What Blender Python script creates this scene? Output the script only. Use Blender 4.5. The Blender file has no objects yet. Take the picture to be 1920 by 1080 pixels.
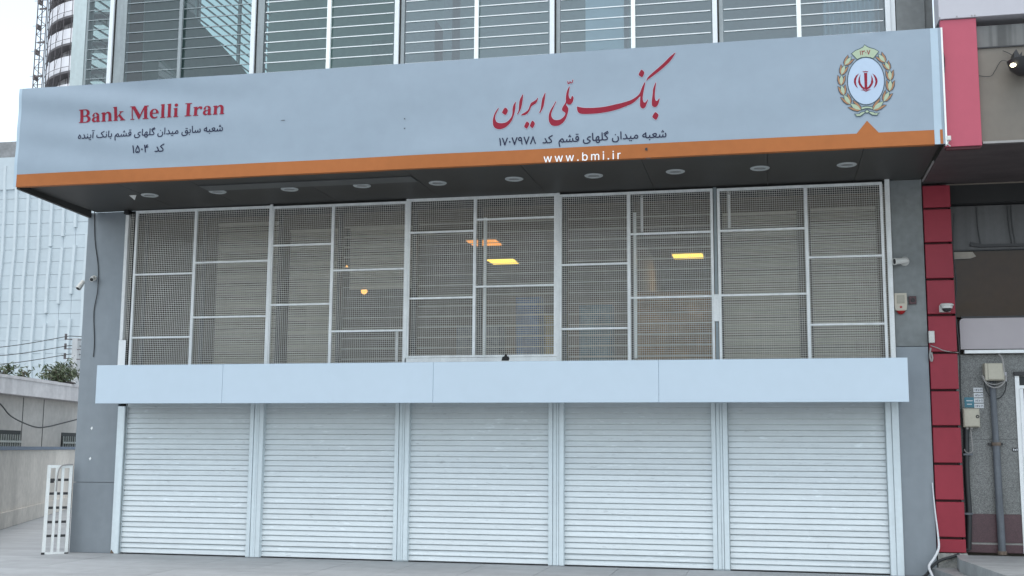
import bpy, bmesh, math, random
from mathutils import Vector, Matrix
random.seed(11)
S = bpy.context.scene
COL = S.collection

# ---------------------------------------------------------------- camera
F_PX, YAW, PITCH, ROLL = 2192.8, math.radians(-12.412), math.radians(7.863), math.radians(0.388)
CAM = Vector((3.408, -15.6, 1.496))
_f = Vector((math.sin(YAW) * math.cos(PITCH), math.cos(YAW) * math.cos(PITCH), math.sin(PITCH)))
_r0 = Vector((math.cos(YAW), -math.sin(YAW), 0))
_u0 = _r0.cross(_f)
_r = math.cos(ROLL) * _r0 + math.sin(ROLL) * _u0
_u = -math.sin(ROLL) * _r0 + math.cos(ROLL) * _u0
cd = bpy.data.cameras.new('camera')
cd.sensor_width = 36.0
cd.lens = F_PX * 36.0 / 1920.0
cd.clip_end = 3000
cam = bpy.data.objects.new('camera', cd)
COL.objects.link(cam)
cam.matrix_world = Matrix(((_r.x, _u.x, -_f.x, CAM.x), (_r.y, _u.y, -_f.y, CAM.y), (_r.z, _u.z, -_f.z, CAM.z), (0, 0, 0, 1)))
S.camera = cam

# ---------------------------------------------------------------- sky, sun, exposure
SUN_EL, SUN_AZ = math.radians(76), math.radians(175)        # azimuth from +Y towards +X: high behind the camera, veiled by cloud
w = bpy.data.worlds.new('World')
S.world = w
w.use_nodes = True
nt = w.node_tree
nt.nodes.clear()
sky = nt.nodes.new('ShaderNodeTexSky')
sky.sky_type = 'NISHITA'
sky.sun_disc = False
sky.sun_elevation = SUN_EL
sky.sun_rotation = SUN_AZ
sky.air_density, sky.dust_density, sky.ozone_density = 1.0, 2.0, 1.0
bg = nt.nodes.new('ShaderNodeBackground')
bg.inputs['Strength'].default_value = 0.15
wo = nt.nodes.new('ShaderNodeOutputWorld')
veil = nt.nodes.new('ShaderNodeHueSaturation')                     # thin cloud takes most of the blue out of the sky
veil.inputs['Hue'].default_value = 0.475
veil.inputs['Saturation'].default_value = 0.48
nt.links.new(sky.outputs[0], veil.inputs['Color'])
nt.links.new(veil.outputs[0], bg.inputs[0])
nt.links.new(bg.outputs[0], wo.inputs[0])
sd = bpy.data.lights.new('sun', 'SUN')
sd.energy = 0.6
sd.angle = math.radians(60)
sd.color = (1.0, 0.95, 0.86)
sun = bpy.data.objects.new('sun', sd)
COL.objects.link(sun)
sdir = Vector((math.sin(SUN_AZ) * math.cos(SUN_EL), math.cos(SUN_AZ) * math.cos(SUN_EL), math.sin(SUN_EL)))
sun.rotation_euler = sdir.to_track_quat('Z', 'Y').to_euler()
sun.location = (-8, -40, 40)
S.view_settings.view_transform = 'Standard'
S.view_settings.look = 'None'
S.view_settings.exposure = 1.2
S.view_settings.gamma = 1.0
S.view_settings.use_curve_mapping = False


def at(px, py, X=None, Y=None, Z=None):
    """The point of the photograph's pixel (1920 wide) on the plane X, Y or Z = const."""
    d = _f * F_PX + _r * (px - 960) - _u * (py - 540)
    t = (Y - CAM.y) / d.y if Y is not None else (Z - CAM.z) / d.z if Z is not None else (X - CAM.x) / d.x
    return CAM + d * t


# ---------------------------------------------------------------- materials
MATS = {}


def pbr(name, col, rough=0.6, var=0.08, scale=3.0, bump=0.0, bscale=40.0, metal=0.0, spec=0.5, streak=None, coat=0.0, speck=None, spots=None):
    """Principled material with two noises in the colour (large and small), optional vertical streaks, specks and fine relief."""
    if name in MATS:
        return MATS[name]
    m = bpy.data.materials.new(name)
    m.use_nodes = True
    t = m.node_tree
    N, L = t.nodes, t.links
    b = N['Principled BSDF']
    b.inputs['Roughness'].default_value = rough
    b.inputs['Metallic'].default_value = metal
    b.inputs['Specular IOR Level'].default_value = spec
    if coat:
        b.inputs['Coat Weight'].default_value = coat
        b.inputs['Coat Roughness'].default_value = 0.04
    geo = N.new('ShaderNodeNewGeometry')
    src = geo.outputs['Position']
    n1 = N.new('ShaderNodeTexNoise'); n1.inputs['Scale'].default_value = scale; n1.inputs['Detail'].default_value = 6
    L.new(src, n1.inputs['Vector'])
    n2 = N.new('ShaderNodeTexNoise'); n2.inputs['Scale'].default_value = scale * 9; n2.inputs['Detail'].default_value = 4
    L.new(src, n2.inputs['Vector'])
    ad = N.new('ShaderNodeMath'); ad.operation = 'ADD'
    L.new(n1.outputs['Fac'], ad.inputs[0]); L.new(n2.outputs['Fac'], ad.inputs[1])
    mr = N.new('ShaderNodeMapRange')
    mr.inputs['From Min'].default_value = 0.6; mr.inputs['From Max'].default_value = 1.4
    mr.inputs['To Min'].default_value = 1 - var * 1.6; mr.inputs['To Max'].default_value = 1 + var
    L.new(ad.outputs[0], mr.inputs['Value'])
    fac = mr.outputs[0]
    if streak:
        mp = N.new('ShaderNodeMapping'); mp.inputs['Scale'].default_value = streak[1]
        L.new(src, mp.inputs['Vector'])
        n3 = N.new('ShaderNodeTexNoise'); n3.inputs['Scale'].default_value = 1.0; n3.inputs['Detail'].default_value = 5
        L.new(mp.outputs[0], n3.inputs['Vector'])
        m3 = N.new('ShaderNodeMapRange')
        m3.inputs['From Min'].default_value = 0.38; m3.inputs['From Max'].default_value = 0.62
        m3.inputs['To Min'].default_value = 1 - streak[0]; m3.inputs['To Max'].default_value = 1.0
        L.new(n3.outputs['Fac'], m3.inputs['Value'])
        mu = N.new('ShaderNodeMath'); mu.operation = 'MULTIPLY'
        L.new(fac, mu.inputs[0]); L.new(m3.outputs[0], mu.inputs[1])
        fac = mu.outputs[0]
    if spots:                                                        # scattered scuffs, pale and dark
        mp = N.new('ShaderNodeMapping'); mp.inputs['Scale'].default_value = spots[1]
        oi = N.new('ShaderNodeObjectInfo')
        ofs = N.new('ShaderNodeVectorMath'); ofs.operation = 'ADD'
        L.new(src, ofs.inputs[0]); L.new(oi.outputs['Random'], ofs.inputs[1])
        L.new(ofs.outputs[0], mp.inputs['Vector'])
        for sg, sc_ in ((1, 1.0), (-1, 1.7)):
            n6 = N.new('ShaderNodeTexNoise'); n6.inputs['Scale'].default_value = sc_; n6.inputs['Detail'].default_value = 7
            L.new(mp.outputs[0], n6.inputs['Vector'])
            m6 = N.new('ShaderNodeMapRange')
            m6.inputs['From Min'].default_value = spots[2]; m6.inputs['From Max'].default_value = spots[2] + .06
            m6.inputs['To Min'].default_value = 1.0; m6.inputs['To Max'].default_value = 1 + sg * spots[0]
            L.new(n6.outputs['Fac'], m6.inputs['Value'])
            mu = N.new('ShaderNodeMath'); mu.operation = 'MULTIPLY'
            L.new(fac, mu.inputs[0]); L.new(m6.outputs[0], mu.inputs[1])
            fac = mu.outputs[0]
    if speck:
        vo = N.new('ShaderNodeTexVoronoi'); vo.inputs['Scale'].default_value = speck[1]
        L.new(src, vo.inputs['Vector'])
        sp = N.new('ShaderNodeSeparateColor'); L.new(vo.outputs['Color'], sp.inputs[0])
        m4 = N.new('ShaderNodeMapRange')
        m4.inputs['To Min'].default_value = 1 - speck[0]; m4.inputs['To Max'].default_value = 1 + speck[0]
        L.new(sp.outputs[0], m4.inputs['Value'])
        mu = N.new('ShaderNodeMath'); mu.operation = 'MULTIPLY'
        L.new(fac, mu.inputs[0]); L.new(m4.outputs[0], mu.inputs[1])
        fac = mu.outputs[0]
    mx = N.new('ShaderNodeVectorMath'); mx.operation = 'SCALE'
    mx.inputs[0].default_value = col
    L.new(fac, mx.inputs['Scale'])
    L.new(mx.outputs[0], b.inputs['Base Color'])
    if bump:
        n5 = N.new('ShaderNodeTexNoise'); n5.inputs['Scale'].default_value = bscale; n5.inputs['Detail'].default_value = 4
        L.new(src, n5.inputs['Vector'])
        bp = N.new('ShaderNodeBump'); bp.inputs['Strength'].default_value = bump; bp.inputs['Distance'].default_value = 0.02
        L.new(n5.outputs['Fac'], bp.inputs['Height'])
        L.new(bp.outputs[0], b.inputs['Normal'])
    MATS[name] = m
    return m


def glow(name, col, strength):
    m = bpy.data.materials.new(name)
    m.use_nodes = True
    b = m.node_tree.nodes['Principled BSDF']
    b.inputs['Base Color'].default_value = (*col, 1)
    b.inputs['Emission Color'].default_value = (*col, 1)
    b.inputs['Emission Strength'].default_value = strength
    return m


def glass(name, tint, refl=1.0, base=0.0, wav=0.0):
    m = bpy.data.materials.new(name)
    m.use_nodes = True
    t = m.node_tree
    N, L = t.nodes, t.links
    N.clear()
    o = N.new('ShaderNodeOutputMaterial')
    tr = N.new('ShaderNodeBsdfTransparent'); tr.inputs[0].default_value = (*tint, 1)
    gl = N.new('ShaderNodeBsdfGlossy'); gl.inputs['Roughness'].default_value = 0.015
    fr = N.new('ShaderNodeFresnel'); fr.inputs['IOR'].default_value = 1.52
    ma = N.new('ShaderNodeMath'); ma.operation = 'MULTIPLY_ADD'
    ma.inputs[1].default_value = refl; ma.inputs[2].default_value = base; ma.use_clamp = True
    L.new(fr.outputs[0], ma.inputs[0])
    if wav:
        g = N.new('ShaderNodeNewGeometry')
        n = N.new('ShaderNodeTexNoise'); n.inputs['Scale'].default_value = 1.6; n.inputs['Detail'].default_value = 2
        L.new(g.outputs['Position'], n.inputs['Vector'])
        bp = N.new('ShaderNodeBump'); bp.inputs['Strength'].default_value = wav; bp.inputs['Distance'].default_value = 0.1
        L.new(n.outputs['Fac'], bp.inputs['Height']); L.new(bp.outputs[0], gl.inputs['Normal'])
    mi = N.new('ShaderNodeMixShader')
    L.new(ma.outputs[0], mi.inputs[0]); L.new(tr.outputs[0], mi.inputs[1]); L.new(gl.outputs[0], mi.inputs[2])
    L.new(mi.outputs[0], o.inputs[0])
    return m


# ---------------------------------------------------------------- mesh helpers
class MB:
    def __init__(self):
        self.v, self.f = [], []

    def add(self, vs, fs):
        n = len(self.v)
        self.v += [tuple(p) for p in vs]
        self.f += [tuple(i + n for i in q) for q in fs]
        return self

    def box(self, x0, x1, y0, y1, z0, z1, bev=0.0):
        if bev <= 0:
            vs = [(x, y, z) for x in (x0, x1) for y in (y0, y1) for z in (z0, z1)]
            return self.add(vs, [(0, 1, 3, 2), (4, 6, 7, 5), (0, 4, 5, 1), (2, 3, 7, 6), (0, 2, 6, 4), (1, 5, 7, 3)])
        b = bev                                                     # front (y0) and sides with a bevelled front rim
        vs = [(x0, y1, z0), (x1, y1, z0), (x1, y1, z1), (x0, y1, z1), (x0, y0 + b, z0), (x1, y0 + b, z0), (x1, y0 + b, z1), (x0, y0 + b, z1),
              (x0 + b, y0, z0 + b), (x1 - b, y0, z0 + b), (x1 - b, y0, z1 - b), (x0 + b, y0, z1 - b)]
        fs = [(3, 2, 1, 0), (8, 9, 10, 11)]
        for a in range(4):
            c = (a + 1) % 4
            fs += [(a, c, 4 + c, 4 + a), (4 + a, 4 + c, 8 + c, 8 + a)]
        return self.add(vs, fs)

    def prism(self, pts, d):
        """A planar outline (3-D points) swept by the vector d."""
        d = Vector(d)
        n = len(pts)
        vs = [Vector(p) for p in pts] + [Vector(p) + d for p in pts]
        fs = [tuple(range(n)), tuple(range(2 * n - 1, n - 1, -1))]
        fs += [(i, i + n, (i + 1) % n + n, (i + 1) % n) for i in range(n)]
        return self.add(vs, fs)

    def tube(self, pts, r, n=8, cap=True):
        pts = [Vector(p) for p in pts]
        rs = r if isinstance(r, (list, tuple)) else [r] * len(pts)
        k = len(self.v)
        up = None
        for i, p in enumerate(pts):
            t = (pts[min(i + 1, len(pts) - 1)] - pts[max(i - 1, 0)]).normalized()
            if up is None:
                up = Vector((0, 0, 1)) if abs(t.z) < 0.9 else Vector((1, 0, 0))
            a = (up - t * up.dot(t)).normalized()
            up = a
            b = t.cross(a)
            for j in range(n):
                an = 2 * math.pi * j / n
                self.v.append(tuple(p + (a * math.cos(an) + b * math.sin(an)) * rs[i]))
        for i in range(len(pts) - 1):
            for j in range(n):
                q = (j + 1) % n
                self.f.append((k + i * n + j, k + i * n + q, k + (i + 1) * n + q, k + (i + 1) * n + j))
        if cap:
            self.f.append(tuple(k + j for j in reversed(range(n))))
            self.f.append(tuple(k + (len(pts) - 1) * n + j for j in range(n)))
        return self

    def lathe(self, prof, c, axis=(0, 0, 1), n=20, cap=False):
        """prof: (radius, height) pairs round an axis through c."""
        a = Vector(axis).normalized()
        e1 = a.orthogonal().normalized()
        e2 = a.cross(e1)
        c = Vector(c)
        k = len(self.v)
        for r, h in prof:
            for j in range(n):
                an = 2 * math.pi * j / n
                self.v.append(tuple(c + a * h + (e1 * math.cos(an) + e2 * math.sin(an)) * r))
        for i in range(len(prof) - 1):
            for j in range(n):
                q = (j + 1) % n
                self.f.append((k + i * n + j, k + i * n + q, k + (i + 1) * n + q, k + (i + 1) * n + j))
        if cap:
            self.f.append(tuple(k + j for j in reversed(range(n))))
            self.f.append(tuple(k + (len(prof) - 1) * n + j for j in range(n)))
        return self

    def mesh(self, name, m, center=None, smooth=False):
        me = bpy.data.meshes.new(name)
        c = Vector(center) if center is not None else Vector((0, 0, 0))
        me.from_pydata([(x - c.x, y - c.y, z - c.z) for x, y, z in self.v], [], self.f)
        me.materials.append(m)
        if smooth:
            me.polygons.foreach_set('use_smooth', [True] * len(me.polygons))
            me.set_sharp_from_angle(angle=math.radians(40))
        me.update()
        return me

    def build(self, name, m, parent=None, smooth=False, kind=None):
        xs, ys, zs = zip(*self.v)
        c = Vector(((min(xs) + max(xs)) / 2, (min(ys) + max(ys)) / 2, min(zs)))
        return link(self.mesh(name, m, c, smooth), name, c, parent, kind)


WORLD = {}


def link(me, name, loc, parent=None, kind=None):
    """Link a mesh at the world place loc, under parent if there is one (nothing is rotated or scaled)."""
    o = bpy.data.objects.new(name, me)
    COL.objects.link(o)
    WORLD[o.name] = Vector(loc)
    o.location = Vector(loc) - (WORLD[parent.name] if parent else Vector((0, 0, 0)))
    if parent:
        o.parent = parent
    if kind:
        o['kind'] = kind
    return o


def tag(o, label, cat, group=None):
    o['label'] = label
    o['category'] = cat
    if group:
        o['group'] = group
    return o


def thing(name, loc, label, cat, group=None):
    return tag(link(None, name, loc), label, cat, group)


def copy_tree(src, shift, label):
    """A thing with copies of its parts and sub-parts, moved by shift."""
    r = src.copy()
    COL.objects.link(r)
    r.location = src.location + Vector(shift)
    WORLD[r.name] = WORLD[src.name] + Vector(shift)
    r['label'] = label
    for ch in list(src.children):
        c = ch.copy(); COL.objects.link(c); c.parent = r
        for g in list(ch.children):
            d = g.copy(); COL.objects.link(d); d.parent = c
    return r


def B(x0, x1, y0, y1, z0, z1, bev=0.0):
    return MB().box(x0, x1, y0, y1, z0, z1, bev)


def smooth_path(pts, k=5):
    pts = [Vector(p) for p in pts]
    out = []
    for i in range(len(pts) - 1):
        p0, p1, p2, p3 = pts[max(i - 1, 0)], pts[i], pts[i + 1], pts[min(i + 2, len(pts) - 1)]
        for j in range(k):
            u = j / k
            out.append(0.5 * ((2 * p1) + (p2 - p0) * u + (2 * p0 - 5 * p1 + 4 * p2 - p3) * u * u + (3 * p1 - p0 - 3 * p2 + p3) * u ** 3))
    out.append(pts[-1])
    return out


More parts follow.
